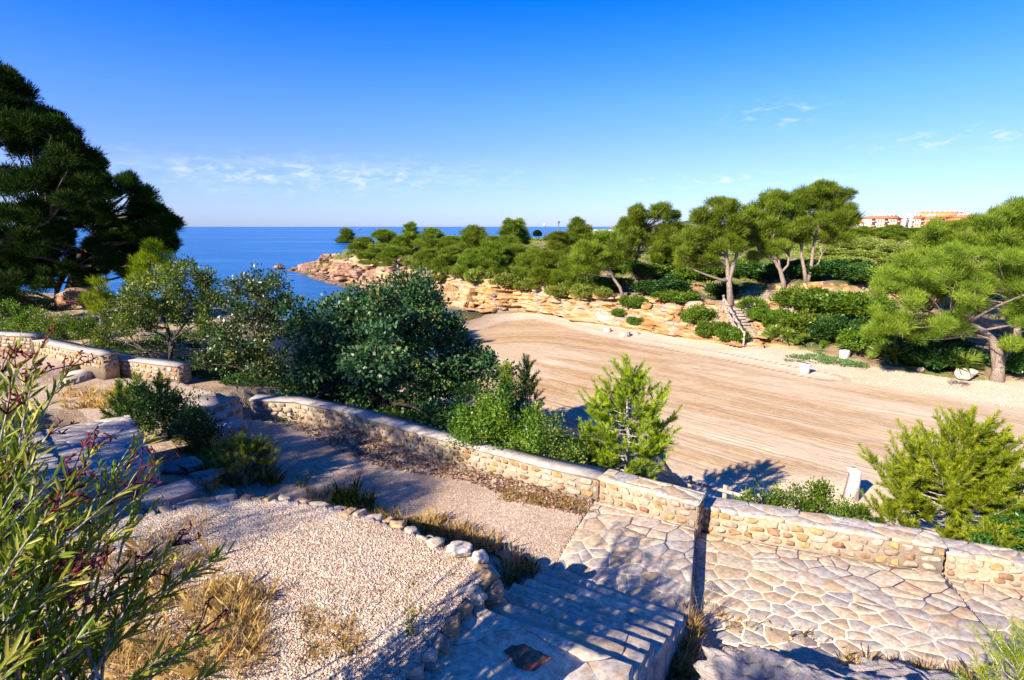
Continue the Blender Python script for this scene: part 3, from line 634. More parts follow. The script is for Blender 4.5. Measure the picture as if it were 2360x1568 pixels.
# dry-stone edge of the gravel terrace
root = thing('terrace_wall', 'curved dry stone edge of pale rough blocks around the raised gravel terrace', 'retaining wall', (-.8, 6.3, 3.6))
a = Acc(); TE = np.array(TERR[-4:]+TERR[:11]); sl_ = np.concatenate([[0], np.cumsum(np.hypot(*np.diff(TE, axis=0).T))]); s_ = .1
while s_ < sl_[-1]-.1:
    w = rng.uniform(.14, .34); c = s_+w/2; x = np.interp(c, sl_, TE[:, 0]); y = np.interp(c, sl_, TE[:, 1])
    x2 = np.interp(c+.05, sl_, TE[:, 0]); y2 = np.interp(c+.05, sl_, TE[:, 1]); u = norm(np.array([x2-x, y2-y])); nn = np.array([u[1], -u[0]])
    zg = ground(x+nn[0]*.45, y+nn[1]*.45); zz = TZ+.01; first = True
    while zz > zg-.02:
        hh_ = rng.uniform(.05, .09) if not first else rng.uniform(.045, .075)
        V, Fc = rockV(3, (w/2*rng.uniform(.9, 1.06), rng.uniform(.09, .16), hh_), rng.integers(1e9), 12, .22, .55); th = rng.uniform(-.5, .5)
        Xl = V[:, :1]*(u*math.cos(th)+nn*math.sin(th))+V[:, 1:2]*(nn*math.cos(th)-u*math.sin(th)); cc = (.52, .42, .32) if rng.random() < .7 else (.50, .32, .17)
        a.add(np.column_stack([np.array([x, y])+nn*(rng.uniform(-.03, .05)+(0 if first else .05))+Xl, zz-.045+rng.uniform(-.02, .015)+V[:, 2]]), Fc, np.array(cc)*rng.uniform(.7, 1.1)); zz -= hh_*1.5; first = False
    s_ += w*.93
part(a, 'stonework', M_STONE, root, True)

def rock_thing(name, label, loc, sz, mat, seed, rot=0., group=None, cat='rock', k=4, amp=.16, boxy=.72, planes=9, sink=.25, fs=2.2):
    V, Fc = rockV(k, sz, seed, planes, amp, boxy, fs); c, s_ = math.cos(rot), math.sin(rot); V = V@np.array([[c, s_, 0], [-s_, c, 0], [0, 0, 1]])
    o = link(name, mesh_np(name, V, [Fc], mat, {'col': np.tile(np.array([[.62, .54, .45, 1]]), (len(Fc), 1))}, shade=True)); o.location = (loc[0], loc[1], loc[2]+sz[2]*(1-sink*2)); return tag(o, label, cat, group)
def at_ground(x, y): return hit(x, y)
q = P(1056, 1278, 4.25); rock_thing('stone_block', 'whitish square block lying on the corner of the curved terrace edge', q, (.17, .13, .09), M_STONE, 5, .3, None, 'stone block')
q = P(1104, 1296, 4.2); rock_thing('stone_block', 'small lichen-spotted stone just right of the whitish block on the terrace corner', q, (.10, .09, .09), M_STONE, 8, .9, None, 'stone block')
# rock outcrop right of the stairs
q = P(1820, 1540, 3.45); rock_thing('rock_outcrop', 'large grey limestone hump in dappled shade at the bottom right of the stairs', (q[0]+.16, q[1]-.66, 2.58), (1.15, .70, .62), M_GREYROCK, 21, -.35, None, 'rock', 6, .26, .85, 3, .0, 3.2)
q = P(2050, 1575, 3.2); rock_thing('rock_outcrop', 'low pale rock shelf with dry grass right of the dappled grey hump', (q[0]+.2, q[1]-.35, 2.7), (1.0, .6, .36), M_GREYROCK, 33, -.3, None, 'rock', 6, .26, .85, 3, .0, 3.2)
# shaded slabs on the left
root = thing('stone_platform', 'low stepped platform of rough slabs in blue shade behind the oleander', 'stone platform', tuple(P(200, 1060, 4.2)))
a = Acc()
for quad, z in (([(50, 1000), (300, 955), (365, 1070), (110, 1120)], 4.3), ([(-60, 1020), (90, 985), (160, 1110), (20, 1150)], 4.36)):
    pl = [P(x, y, z) for x, y in quad]; a.prism(ccw(pl), z-.7, z-.02, (.36, .32, .29)); flags(a, pl, lambda c: np.full(len(c), z), .22, gap=.022, amp=.03, stretch=(2.3, .8), ang_=.1, thick=.14, pal=FLAGC[[1, 5, 3, 7]])
part(a, 'slabs', M_STONE, root)
for i, (x, y, z, s1, lb) in enumerate([(330, 1015, 4.15, .30, 'rough grey block at the end of the shaded slab platform'), (300, 985, 4.2, .24, 'narrow shaded block behind the slab platform beside dry grass'), (425, 1030, 3.85, .34, 'flat shaded slab among grass tufts left of the gravel path'),
        (470, 1085, 3.7, .26, 'pale boulder half hidden in grass above the terrace edge'), (385, 1105, 4.1, .42, 'broad bluish rock at the left end of the terrace edge'), (505, 1108, 3.75, .2, 'small pale rock behind the terrace edge, left of the tall grass'), (440, 1130, 4.1, .36, 'rounded shaded rock touching the left curve of the gravel terrace'), (660, 1125, 3.62, .1, 'fist-sized blue-grey stone between the terrace edge and the gravel path')]):
    q = P(x, y, z); q[2] = min(z, ground(q[0], q[1])+.06); rock_thing('rock', lb, q, (s1*1.25, s1*.8, s1*.42), M_GREYROCK, 100+i, .2*i, None, 'rock', 4)

# layered ledges that stand out of the cliff, part of the same rock
a = Acc(); a2_ = Acc(); CLA = np.array(CL); cs = np.concatenate([[0], np.cumsum(np.hypot(*np.diff(CLA[:, :2], axis=0).T))])
for k in range(760):
    i_ = rng.integers(0, 18) if k < 620 else rng.integers(0, 5); f = rng.random(); p = CLA[i_]*(1-f)+CLA[i_+1]*f; d = norm(CLA[i_+1][:2]-CLA[i_][:2]); nn = np.array([-d[1], d[0]]); cw = CLw[i_]*(1-f)+CLw[i_+1]*f
    q = p[:2]+nn*cw*rng.uniform(.0, 1.15)*rng.uniform(.4, 1); zg = ground(*q); sz = np.array([rng.uniform(.5, 1.7), rng.uniform(.3, .8), rng.uniform(.10, .34)])*(1.25 if i_ < 5 else .8)
    V, Fc = rockV(3, sz, rng.integers(1e9), 9, .2, .6); th = rng.normal()*.25; u = d*math.cos(th)+nn*math.sin(th); v = nn*math.cos(th)-d*math.sin(th)
    (a2_ if i_ < 5 else a).add(np.column_stack([q+V[:, :1]*u+V[:, 1:2]*v, zg+V[:, 2]+rng.uniform(-.15, .1)*sz[2]]), Fc)
tag(a2_.build('shore_ledges', M_SEAROCK, None, (-30, 80, 0), True), kind='structure')
tag(a.build('cliff_ledges', M_CLIFF, None, (0, 50, 0), True), kind='structure')
# beach and cliff rocks
for i, (x, y, s1, mt, lb) in enumerate([
    (645, 620, 1.1, M_SEAROCK, 'small dark rock standing alone in the sea off the headland tip'), (682, 617, 2.4, M_SEAROCK, 'dark low rock mass at the very tip of the headland'), (728, 596, 2.0, M_SEAROCK, 'flat-topped loaf-shaped boulder perched near the headland tip'),
    (752, 606, 1.9, M_SEAROCK, 'squat boulder behind the loaf-shaped one on the headland tip'), (768, 582, 2.7, M_PALEROCK, 'pale blocky outcrop below the lone leaning pine'), (788, 574, 1.8, M_PALEROCK, 'upper pale outcrop block touching the lone leaning pine'),
    (716, 622, 2.0, M_SEAROCK, 'brown ledge rock low on the headland tip above the water'), (792, 640, 1.6, M_SEAROCK, 'dark wave-cut rock at the foot of the headland cliff'), (830, 644, 1.5, M_SEAROCK, 'brown tumbled rock at the cliff foot just above the carob top'), (812, 630, 1.5, M_SEAROCK, 'ridged brown rock on the wave-cut shelf of the headland')]):
    q = hit(x, y) if i else P(x, y, 0); rock_thing('sea_rock', lb, (q[0], q[1], q[2]-.25*s1 if i else -.2), (s1, s1*.8, s1*.6), mt, 200+i, .5*i, 'rocks of the headland tip', 'rock', 5, .2, .7, 9, .1)
for i, (x, y, s1, sy, lb) in enumerate([(1042, 696, 1.2, .9, 'big orange boulder at the water edge below the cliff'), (1082, 700, 1.15, .8, 'second big orange boulder, right of the first, at the cliff foot'), (1112, 707, .6, .7, 'small brown boulder right of the two big orange boulders'), (1020, 690, .9, .9, 'orange boulder half hidden by the carob crown'),
        (1392, 747, 1.0, .55, 'long pale boulder lying on the sand below the cliff'), (1398, 765, .35, .5, 'small stone in the sand in front of the long pale boulder'), (1440, 776, .62, .35, 'flat pale stone half buried in the sand'), (1466, 770, .3, .5, 'lone stone right of the flat half buried one'), (1545, 722, .9, .5, 'grey rounded rock on top of the low cliff'), (1600, 716, .85, .5, 'grey lichened rock near the top of the wooden steps'),
        (1578, 700, .5, .6, 'small grey rock standing on the cliff edge above the others'), (1490, 712, .8, .5, 'grey rock below the leaning pine trunk'), (1945, 795, .5, 1.0, 'pale upright rock in the bank above the white block')]):
    q = hit(x, y); rock_thing('boulder', lb, (q[0], q[1], q[2]-.1*s1), (s1, s1*.75, s1*sy), M_CLIFF if i < 4 or 7 < i < 12 else (M_PALEROCK if i < 8 or i == 12 else M_GREYROCK), 300+i, .7*i, 'boulders along the cliff foot', 'boulder', 4, .16, .75, 9, .15)
q = hit(2224, 876); rock_thing('boulder', 'smooth blue-grey boulder on the sand beside the big right pine', q, (.48, .30, .30), M_CONC, 77, -.5, None, 'boulder', 4, .08, .85, 5, .1)
q = hit(2124, 855); rock_thing('stone', 'small white stone on the sand under the pine boughs', q, (.22, .14, .12), M_PALEROCK, 79, .2, None, 'stone', 3)

# ------------------------------------------------------------------ vegetation
def leaf_tri(p, d, L, w):
    n = len(p); L = np.broadcast_to(L, (n,))[:, None]; sd_ = norm(np.cross(d, unit(n)))*np.broadcast_to(w, (n,))[:, None]/2
    return np.stack([p-sd_, p+sd_, p+d*L], 1)
def leaf_quad(p, d, L, w, face=None):
    n = len(p); L = np.broadcast_to(L, (n,))[:, None]; f = unit(n) if face is None else norm(face+.6*unit(n))
    sd_ = norm(np.cross(d, f))*np.broadcast_to(w, (n,))[:, None]/2
    return np.stack([p, p+d*L*.5-sd_, p+d*L, p+d*L*.5+sd_], 1)
def leafmesh(name, polys, mat, rnd=None):
    k = polys.shape[1]; n = len(polys); rnd = rng.random(n) if rnd is None else rnd
    return mesh_np(name, polys.reshape(-1, 3), [np.arange(n*k).reshape(n, k)], mat, {'rnd': rnd})
def clumps(blobs, cr, dens, low=-.45):
    """blobs (x,y,z,rx,ry,rz) -> clump centres, outward directions, radii"""
    C_, O_, R_ = [], [], []
    for b in blobs:
        c = np.array(b[:3]); r = np.array(b[3:6]); ar = 4*(r[0]*r[1]+r[0]*r[2]+r[1]*r[2])
        n = max(5, int(dens*ar/(cr*cr*3.2))); d = unit(n*3); d = d[d[:, 2] > low-rng.random(len(d))*.3][:n]
        f = rng.uniform(.62, 1.04, len(d))[:, None]; C_.append(c+d*r*f); O_.append(norm(d/r)); R_.append(cr*rng.uniform(.6, 1.35, len(d)))
    return np.concatenate(C_), np.concatenate(O_), np.concatenate(R_)
def fol_needles(blobs, cr, dens, per, L, w, up=.55):
    c, o, r = clumps(blobs, cr, dens); n = len(c); rc = rng.random(n)
    i = np.repeat(np.arange(n), per); off = unit(len(i))*(rng.random(len(i))**.45)[:, None]; off[:, 2] *= .75
    p = c[i]+off*r[i][:, None]; d = norm(off*.9+o[i]*.5+np.array([0, 0, up])+unit(len(i))*.45)
    return leaf_tri(p, d, L*rng.uniform(.7, 1.25, len(i)), w), np.clip(rc[i]*.55+rng.random(len(i))*.35+.12*off[:, 2], 0, 1)
def fol_leaves(blobs, cr, dens, per, L, w, up=.25, low=-.6):
    c, o, r = clumps(blobs, cr, dens, low); n = len(c); rc = rng.random(n)
    i = np.repeat(np.arange(n), per); off = unit(len(i))*(rng.random(len(i))**.5)[:, None]
    p = c[i]+off*r[i][:, None]; d = norm(off*.6+o[i]*.5+np.array([0, 0, up])+unit(len(i))*.7)
    return leaf_quad(p, d, L*rng.uniform(.7, 1.3, len(i)), w*rng.uniform(.8, 1.2, len(i)), o[i]+np.array([0, 0, .5])), np.clip(rc[i]*.5+rng.random(len(i))*.5, 0, 1)
def bez(a, b, m_, n=7):
    t = np.linspace(0, 1, n)[:, None]; return (1-t)**2*a+2*t*(1-t)*m_+t*t*b
def limbs(acc, trunk, r0, blobs, twigs=5, lean=.35):
    """trunk polyline (k,3), limbs to every blob and twigs inside it"""
    trunk = np.array(trunk); m_ = len(trunk); rr = np.linspace(r0, r0*.45, m_); rr[0] *= 1.25; acc.tube(trunk, rr, 9)
    for b in blobs:
        if len(blobs) > 40 and rng.random() < .68: continue
        c = np.array(b[:3]); dd = np.linalg.norm((trunk-c)*np.array([1, 1, 1.3]), axis=1)+np.where(trunk[:, 2] > c[2]-.1, 2., 0)
        dd[0] += 3; k = int(np.argmin(dd)); s0 = trunk[k]; md = s0*.5+c*.5+np.array([0, 0, rng.uniform(-.12, .12)*np.linalg.norm(c-s0)])+rng.normal(size=3)*.09*np.linalg.norm(c-s0)
        L = np.linalg.norm(c-s0); r1 = min(rr[k]*.6, .02+.025*L); acc.tube(bez(s0, c, md), np.linspace(r1, r1*.35, 7), 6)
        for _ in range(twigs if len(blobs) < 60 else 2):
            e = c+unit(1)[0]*np.array(b[3:6])*.85; e[2] = max(e[2], c[2]-.3*b[5]); acc.tube(bez(c*.75+s0*.25*1. if False else c, e, (c+e)/2+rng.normal(size=3)*.08*b[3], 4), np.linspace(r1*.35, r1*.08, 4), 4)
def blobs_px(lst, t, zr=.78, dj=.35, extra=1, ry=1., split=False):
    """(x, y, radius) in photo pixels at depth t -> blobs, spread in depth so that the crown is as deep as it is wide"""
    out = []
    xs = np.array([l[0] for l in lst]); wid_ = max(1e-3, (xs.max()-xs.min())/FP*t)
    lst2 = []
    for (x, y, r) in lst:
        if r > 17 and split:
            for _ in range(4):
                a = rng.random()*6.28; lst2.append((x+r*.52*math.cos(a), y+r*.5*math.sin(a), r*rng.uniform(.42, .64)))
        else: lst2.append((x, y, r))
    for (x, y, r) in lst2:
        for k in range(1+extra):
            dt = rng.normal()*dj*wid_*.5 if k else rng.normal()*.15*wid_*.5
            rr = r/FP*t*(1 if k == 0 else rng.uniform(.7, .95)); jx, jy = (0, 0) if k == 0 else rng.normal(size=2)*r*.35
            c = PT(x+jx, y+jy+(0 if k == 0 else abs(r*.2)), t+dt); out.append((*c, rr, rr*ry, rr*zr))
    return out
def tree(name, label, cat, base, trunks, blobs, fol, lmat, bmat=M_BARK, r0=.2, group=None, twigs=5):
    root = thing(name, label, cat, tuple(base), group); a = Acc()
    nb = len(trunks)
    for i, tp in enumerate(trunks): limbs(a, tp, r0 if np.isscalar(r0) else r0[i], [b for j, b in enumerate(blobs) if nb == 1 or nearest(trunks, b) == i], twigs)
    if a.n: part(a, 'trunk', bmat, root, True)
    polys, rnd = fol; polys = polys-np.array(base)
    link('crown', leafmesh('crown', polys, lmat, rnd), root); return root
def nearest(trunks, b):
    return int(np.argmin([np.min(np.linalg.norm(np.array(t)-np.array(b[:3]), axis=1)) for t in trunks]))
def tr_px(pts, t):
    return [PT(x, y, t+dt) for (x, y, dt) in [(p if len(p) == 3 else (*p, 0)) for p in pts]]
def depth(q): return q[1]*ct+(HC-q[2])*st

G_P = 'tall pines on the ledge above the beach'
def ledge_pine(label, basepx, trunks, blobs, r0=.16, dens=1., name='pine_tree', group=G_P, mat=M_PINE, zr=.72, per=95, L=.26, w=.035, cr=.36, twigs=5, extra=2):
    q = hit(*basepx); t = depth(q); bl = blobs_px([(x, y, r*1.1) for x, y, r in blobs], t, zr, extra=extra, split=True)
    trs = [[q+np.array([0, 0, -.25])]+tr_px(tp, t) for tp in trunks]
    return tree(name, label, 'tree', q, trs, bl, fol_needles(bl, cr, dens, per, L, w), mat, M_BARK, r0, group, twigs)
ledge_pine('leaning pine with a bare low trunk rising from the cliff edge', (1438, 686), [[(1428, 662), (1412, 640), (1404, 620), (1398, 600), (1395, 585)]],
    [(1345, 598, 22), (1372, 575, 24), (1400, 560, 24), (1360, 615, 20), (1395, 595, 22), (1418, 585, 14), (1340, 575, 16), (1385, 548, 15), (1412, 548, 14), (1335, 622, 12)], .14)
ledge_pine('tall double-crowned pine directly behind the leaning pine', (1468, 655), [[(1467, 630), (1463, 608), (1468, 585), (1476, 560), (1480, 530)], [(1466, 628), (1455, 600), (1446, 575), (1440, 555)]],
    [(1425, 560, 24), (1450, 530, 28), (1480, 505, 28), (1515, 495, 25), (1545, 510, 24), (1540, 540, 24), (1500, 545, 26), (1465, 560, 24), (1440, 585, 18), (1520, 570, 18), (1470, 492, 16), (1530, 480, 12), (1550, 560, 14)], .16)
ledge_pine('small low pine between the tall double-crowned pine and the straight-trunked pine', (1516, 640), [[(1517, 620), (1521, 600), (1528, 588)]],
    [(1505, 590, 17), (1535, 582, 18), (1560, 590, 16), (1522, 575, 14), (1550, 600, 13)], .10)
ledge_pine('straight pine with a red mark on its trunk, at the head of the wooden steps', (1684, 709), [[(1683, 685), (1679, 650), (1676, 615), (1673, 590), (1670, 565), (1662, 530), (1655, 505)], [(1680, 645), (1687, 620), (1694, 600), (1700, 575)]],
    [(1650, 482, 24), (1672, 475, 20), (1625, 505, 25), (1650, 520, 24), (1685, 500, 22), (1600, 540, 25), (1630, 548, 22), (1680, 535, 20), (1592, 580, 22), (1620, 590, 18), (1650, 565, 18), (1690, 560, 18), (1605, 610, 15), (1578, 605, 13), (1700, 525, 16), (1640, 607, 10)], .21)
ledge_pine('spreading pine with a forked leaning trunk left of the twin-trunk pines', (1806, 667), [[(1804, 648), (1797, 622), (1785, 602), (1765, 588), (1748, 575), (1740, 555)], [(1800, 628), (1815, 612), (1818, 590), (1815, 565)], [(1797, 620), (1794, 600), (1786, 580), (1780, 555)]],
    [(1725, 500, 25), (1755, 480, 26), (1790, 470, 26), (1820, 485, 24), (1740, 530, 24), (1775, 515, 26), (1810, 525, 24), (1722, 555, 18), (1760, 560, 20), (1800, 560, 16), (1740, 590, 12), (1775, 585, 11), (1775, 455, 14)], (.18, .12, .1))
ledge_pine('tallest pine on the ledge with two slender dark trunks', (1858, 648), [[(1853, 620), (1846, 590), (1846, 560), (1850, 530), (1858, 500)], [(1868, 625), (1872, 585), (1876, 555), (1885, 520), (1900, 490)], [(1866, 628), (1885, 608), (1894, 585), (1885, 560)]],
    [(1835, 470, 26), (1870, 450, 28), (1905, 442, 26), (1935, 455, 24), (1850, 500, 26), (1890, 485, 28), (1925, 495, 26), (1955, 505, 18), (1860, 530, 22), (1900, 525, 24), (1940, 535, 20), (1915, 555, 14), (1840, 545, 16), (1958, 482, 12), (1890, 432, 14)], (.15, .15, .09))
# right-hand pines
ledge_pine('big pine with a thick forked trunk standing on the beach edge at the right', (2297, 880), [[(2300, 850), (2303, 828), (2296, 800), (2283, 780), (2262, 762), (2230, 745)], [(2304, 835), (2325, 810), (2342, 785), (2345, 745), (2340, 705), (2325, 670)], [(2283, 780), (2240, 770), (2190, 745), (2140, 720, 1)]],
    [(2050, 640, 30), (2090, 615, 32), (2120, 650, 34), (2040, 672, 22), (2165, 620, 34), (2160, 665, 32), (2210, 640, 34), (2210, 590, 32), (2260, 610, 36), (2310, 600, 36), (2350, 620, 36), (2255, 660, 30), (2340, 670, 34), (2380, 680, 40),
     (2060, 740, 28), (2100, 752, 28), (2145, 748, 28), (2190, 752, 26), (2030, 730, 18), (2345, 730, 28), (2110, 690, 24), (2230, 700, 24), (2330, 790, 16), (2015, 760, 16)], (.27, .22, .10), .95, 'pine_tree', None, M_PINE, .62, 100, .19, .022, .30, 6)
ledge_pine('dense pine crown behind the big beach-edge pine at the right border', (2330, 800), [[(2335, 740), (2325, 680), (2315, 620), (2320, 560)]],
    [(2140, 560, 28), (2170, 535, 30), (2215, 545, 32), (2250, 525, 32), (2295, 530, 34), (2330, 500, 32), (2365, 490, 34), (2400, 530, 45), (2340, 550, 38), (2265, 560, 30), (2310, 572, 30), (2350, 585, 30), (2190, 572, 24), (2310, 500, 22)], .3, .9, 'pine_tree', None, M_PINE, .68, 90, .22, .028, .34)
# dark pines on the left
for i, (x, y, tt, s1, sy, lb) in enumerate([(183, 664, 31., .8, 1.1, 'dark square rock standing by the pale trunks above the sea'), (205, 690, 30., .9, .6, 'dark boulder right of the square rock, below the pine boughs'), (190, 725, 29., 1.0, .6, 'shaded jumbled boulder at the foot of the pale trunks'), (225, 742, 28., .8, .6, 'lowest shaded boulder right of the pale trunks')]):
    q = PT(x, y, tt); q[2] = ground(q[0], q[1])-.15; rock_thing('rock', lb, (q[0], q[1], q[2]), (s1, s1*.8, s1*sy), M_SEAROCK, 600+i, .4*i, 'rocks under the left pines', 'rock', 4, .16, .6, 9, .1)
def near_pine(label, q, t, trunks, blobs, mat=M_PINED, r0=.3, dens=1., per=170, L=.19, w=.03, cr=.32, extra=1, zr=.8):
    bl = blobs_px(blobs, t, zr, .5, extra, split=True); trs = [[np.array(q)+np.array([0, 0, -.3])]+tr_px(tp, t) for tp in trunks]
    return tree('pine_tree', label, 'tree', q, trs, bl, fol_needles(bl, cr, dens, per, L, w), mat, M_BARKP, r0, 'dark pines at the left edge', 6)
q = P(150, 722, 3.5); q[2] = ground(q[0], q[1]); t = depth(q)
near_pine('dark pine with two pale trunks above the left rocks, branches reaching over the sea', q, t, [[(155, 690), (165, 650), (172, 620), (190, 580), (215, 540), (235, 500)], [(128, 700), (132, 660), (150, 630), (120, 590), (80, 560), (40, 520)]],
    [(250, 415, 34), (290, 430, 32), (325, 455, 28), (355, 490, 26), (385, 510, 18), (380, 555, 20), (340, 540, 30), (300, 490, 34), (250, 470, 36), (210, 440, 34), (200, 500, 36), (260, 530, 34), (150, 470, 36), (310, 580, 24), (230, 575, 28), (160, 540, 32), (100, 520, 34), (190, 400, 26), (215, 375, 20), (50, 560, 30), (110, 590, 26), (20, 610, 30), (280, 610, 18), (60, 640, 28), (0, 660, 30), (230, 610, 26), (180, 600, 30), (140, 620, 26), (260, 560, 30), (30, 600, 34), (90, 640, 26), (0, 560, 34), (60, 590, 34), (200, 640, 18), (300, 540, 30), (120, 550, 34), (20, 690, 26), (382, 560, 20), (352, 588, 24), (300, 622, 22), (392, 525, 15), (330, 560, 26)], r0=(.26, .22), dens=1.3)
q = np.array([-25.5, 20.5, ground(-25.5, 20.5)])
near_pine('tallest dark pine whose slope of foliage fills the upper left corner', q, 22.5, [[(-290, 560), (-260, 400), (-230, 250), (-200, 120)], [(-290, 560), (-150, 540), (0, 560), (60, 530), (110, 510)]],
    [(-60, 160, 60), (-10, 190, 45), (30, 230, 42), (70, 260, 40), (110, 285, 34), (140, 320, 30), (20, 300, 50), (80, 340, 46), (140, 370, 40), (175, 350, 28), (190, 400, 26), (-60, 280, 60), (-40, 400, 60), (40, 410, 50), (110, 430, 46), (160, 445, 34), (-140, 120, 60), (-180, 250, 70), (-180, 400, 70), (0, 480, 46), (80, 490, 38), (-80, 520, 50), (-20, 165, 30), (205, 365, 16), (-40, 590, 50), (30, 620, 40), (-20, 650, 50), (60, 560, 36)], r0=(.4, .16), dens=1.2)
for lb, (bx, by), tt, hs, rr_ in [('dark pine standing left of the photo, its crown shading the huge carob', (-16.2, 4.0), 0, 13., 2.3), ('tall dark pine left of the camera, its crown shading the left curve of the terrace', (-12.9, -.5), 0, 10.6, 1.8), ('low-branched dark pine left of the slab platform, its crown shading the gravel path', (-11.4, 4.0), 0, 9.6, 2.4), ('second dark pine left of the slab platform, its crown shading the slabs', (-14.2, 2.6), 0, 9.8, 2.0), ('thin dark pine added unseen behind the camera to dapple the landing and the grey hump', (-5.1, -3.3), 0, 9.6, .95), ('dark pine farthest left, shading the pale-trunked pine', (-35., 18.), 0, 16., 4.4)]:  # the thin pine is unseen, added for its dapple on the hump
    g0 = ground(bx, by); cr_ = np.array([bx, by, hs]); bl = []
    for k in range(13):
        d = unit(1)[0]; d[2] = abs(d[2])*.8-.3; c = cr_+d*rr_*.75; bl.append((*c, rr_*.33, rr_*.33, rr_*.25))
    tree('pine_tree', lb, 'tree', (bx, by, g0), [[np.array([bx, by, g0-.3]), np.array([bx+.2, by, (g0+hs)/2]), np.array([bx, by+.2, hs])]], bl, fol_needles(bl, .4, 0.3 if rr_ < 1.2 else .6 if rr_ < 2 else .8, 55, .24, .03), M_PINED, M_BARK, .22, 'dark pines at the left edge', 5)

# carobs and evergreen trees on the bank behind the wall
def bank_tree(name, label, base, t, trunks, blobs, fol, mat, bark=M_BARKD, r0=.13, group=None, zr=.85, extra=1, dj=.5, twigs=5, cat='tree'):
    bl = blobs_px(blobs, t, zr, dj, extra); trs = [[np.array(base)+np.array([0, 0, -.3])]+tr_px(tp, t) for tp in trunks]
    return tree(name, label, cat, base, trs, bl, fol(bl), mat, bark, r0, group, twigs)
carob = lambda b: fol_leaves(b, .30, 1.15, 80, .115, .07, .15)
q = PT(880, 1000, 16.2); q[2] = ground(q[0], q[1])
bank_tree('carob_tree', 'huge dark green carob tree in the centre, leaning over the long wall', q, 16., [[(885, 930), (900, 860), (915, 790), (930, 720)], [(870, 930), (810, 860), (760, 800), (720, 740)], [(900, 930), (980, 880), (1050, 850), (1100, 840)]],
    [(935, 672, 42), (905, 690, 44), (970, 700, 46), (860, 720, 52), (800, 720, 46), (1010, 740, 48), (760, 740, 46), (1035, 775, 44), (920, 760, 60), (850, 790, 60), (980, 800, 56), (790, 800, 56), (1060, 830, 46), (1105, 835, 34), (1130, 850, 28), (1020, 860, 50), (900, 850, 60), (820, 870, 58), (960, 890, 52), (730, 840, 50), (760, 910, 50), (870, 930, 50), (1060, 880, 36), (700, 770, 40), (700, 900, 44), (1000, 940, 36), (680, 720, 34), (760, 960, 40), (830, 965, 40), (900, 980, 36), (690, 930, 36), (960, 990, 30)], carob, M_CAROB, r0=(.16, .14, .13))
q = PT(590, 900, 17.5); q[2] = ground(q[0], q[1])
bank_tree('carob_tree', 'smaller carob with sunlit top between the wild olive and the huge carob', q, 17., [[(588, 860), (592, 800), (600, 740), (610, 690)], [(580, 860), (560, 800), (545, 750)]],
    [(600, 650, 30), (640, 662, 32), (570, 680, 34), (540, 710, 32), (620, 700, 40), (655, 700, 30), (580, 740, 42), (530, 770, 36), (640, 770, 40), (560, 810, 44), (500, 830, 34), (610, 840, 44), (490, 870, 32), (540, 870, 38), (470, 840, 22), (600, 890, 34), (520, 900, 34), (570, 920, 30), (460, 880, 26), (640, 900, 34), (630, 840, 34)], lambda b: fol_leaves(b, .27, .8, 66, .11, .05, .2), M_OLIVED, r0=(.1, .09))
q = hit(400, 862); q = PT(392, 850, 18.); q[2] = ground(q[0], q[1])
bank_tree('wild_olive', 'airy sunlit evergreen tree with bare lower branches, sea showing through it', q, 17.6, [[(392, 835), (396, 790), (385, 755), (370, 720), (380, 680)], [(375, 850), (345, 815), (310, 790), (290, 760)], [(392, 790), (430, 740), (450, 700)]],
    [(425, 630, 28), (455, 645, 24), (385, 650, 32), (345, 660, 32), (310, 680, 30), (480, 660, 20), (430, 670, 32), (370, 700, 34), (330, 710, 28), (285, 715, 26), (460, 700, 24), (410, 725, 28), (260, 745, 22), (245, 775, 22), (300, 750, 20), (470, 740, 18), (230, 805, 20), (350, 745, 18), (500, 690, 14)], lambda b: fol_leaves(b, .26, .85, 60, .115, .042, .2), M_OLIVE, M_BARKD, (.09, .06, .06), None, .85, 1, .4, 7)
q = PT(345, 800, 22.); q[2] = ground(q[0], q[1])
bank_tree('young_pine', 'light green young pine rising behind the airy evergreen at the left', q, 22., [[(345, 740), (340, 660), (345, 600), (352, 560)]], [(352, 565, 14), (345, 590, 22), (320, 600, 14), (375, 595, 18), (365, 620, 24), (325, 625, 22), (345, 650, 28), (310, 650, 16), (385, 630, 12)], lambda b: fol_needles(b, .22, 1., 50, .17, .022, .9), M_PINEY, M_BARK, .07)
q = PT(232, 800, 23.); q[2] = ground(q[0], q[1])
bank_tree('young_pine', 'small pale young pine between the pale-trunked pine and the airy evergreen', q, 23., [[(232, 740), (230, 690), (226, 650)]], [(226, 648, 13), (232, 668, 17), (215, 690, 18), (245, 692, 16), (230, 715, 20)], lambda b: fol_needles(b, .22, 1., 50, .17, .022, .9), M_PINEY, M_BARK, .05)
# hedges and bushes
lent = lambda b: fol_leaves(b, .20, 1.05, 60, .065, .036, .4, -.3)
lentfar = lambda b: fol_leaves(b, .30, 1., 42, .13, .08, .4, -.3)
def bush(label, base, t, blobs, fol=lent, mat=M_LENT, name='mastic_bush', group=None, r0=.04, zr=.8, extra=1, dj=.45):
    q = np.array(base, float) if len(base) == 3 else hit(*base)
    t = t or depth(q)
    return bank_tree(name, label, q, t, [[q+np.array([0, 0, .15]), ]], blobs, fol, mat, M_BARKD, r0, group, zr, extra, dj, 3, 'bush') if False else tree(name, label, 'bush', q, [[q+np.array([0, 0, -.1]), q+np.array([.02, 0, .2]), q+np.array([0, .03, .45])]], (bl := blobs_px(blobs, t, zr, dj, extra)), fol(bl), mat, M_BARKD, r0, group, 3)
def gpt(x, y, t):
    q = PT(x, y, t); q[2] = ground(q[0], q[1]); return q
G_H = 'low bushes behind the left wall'
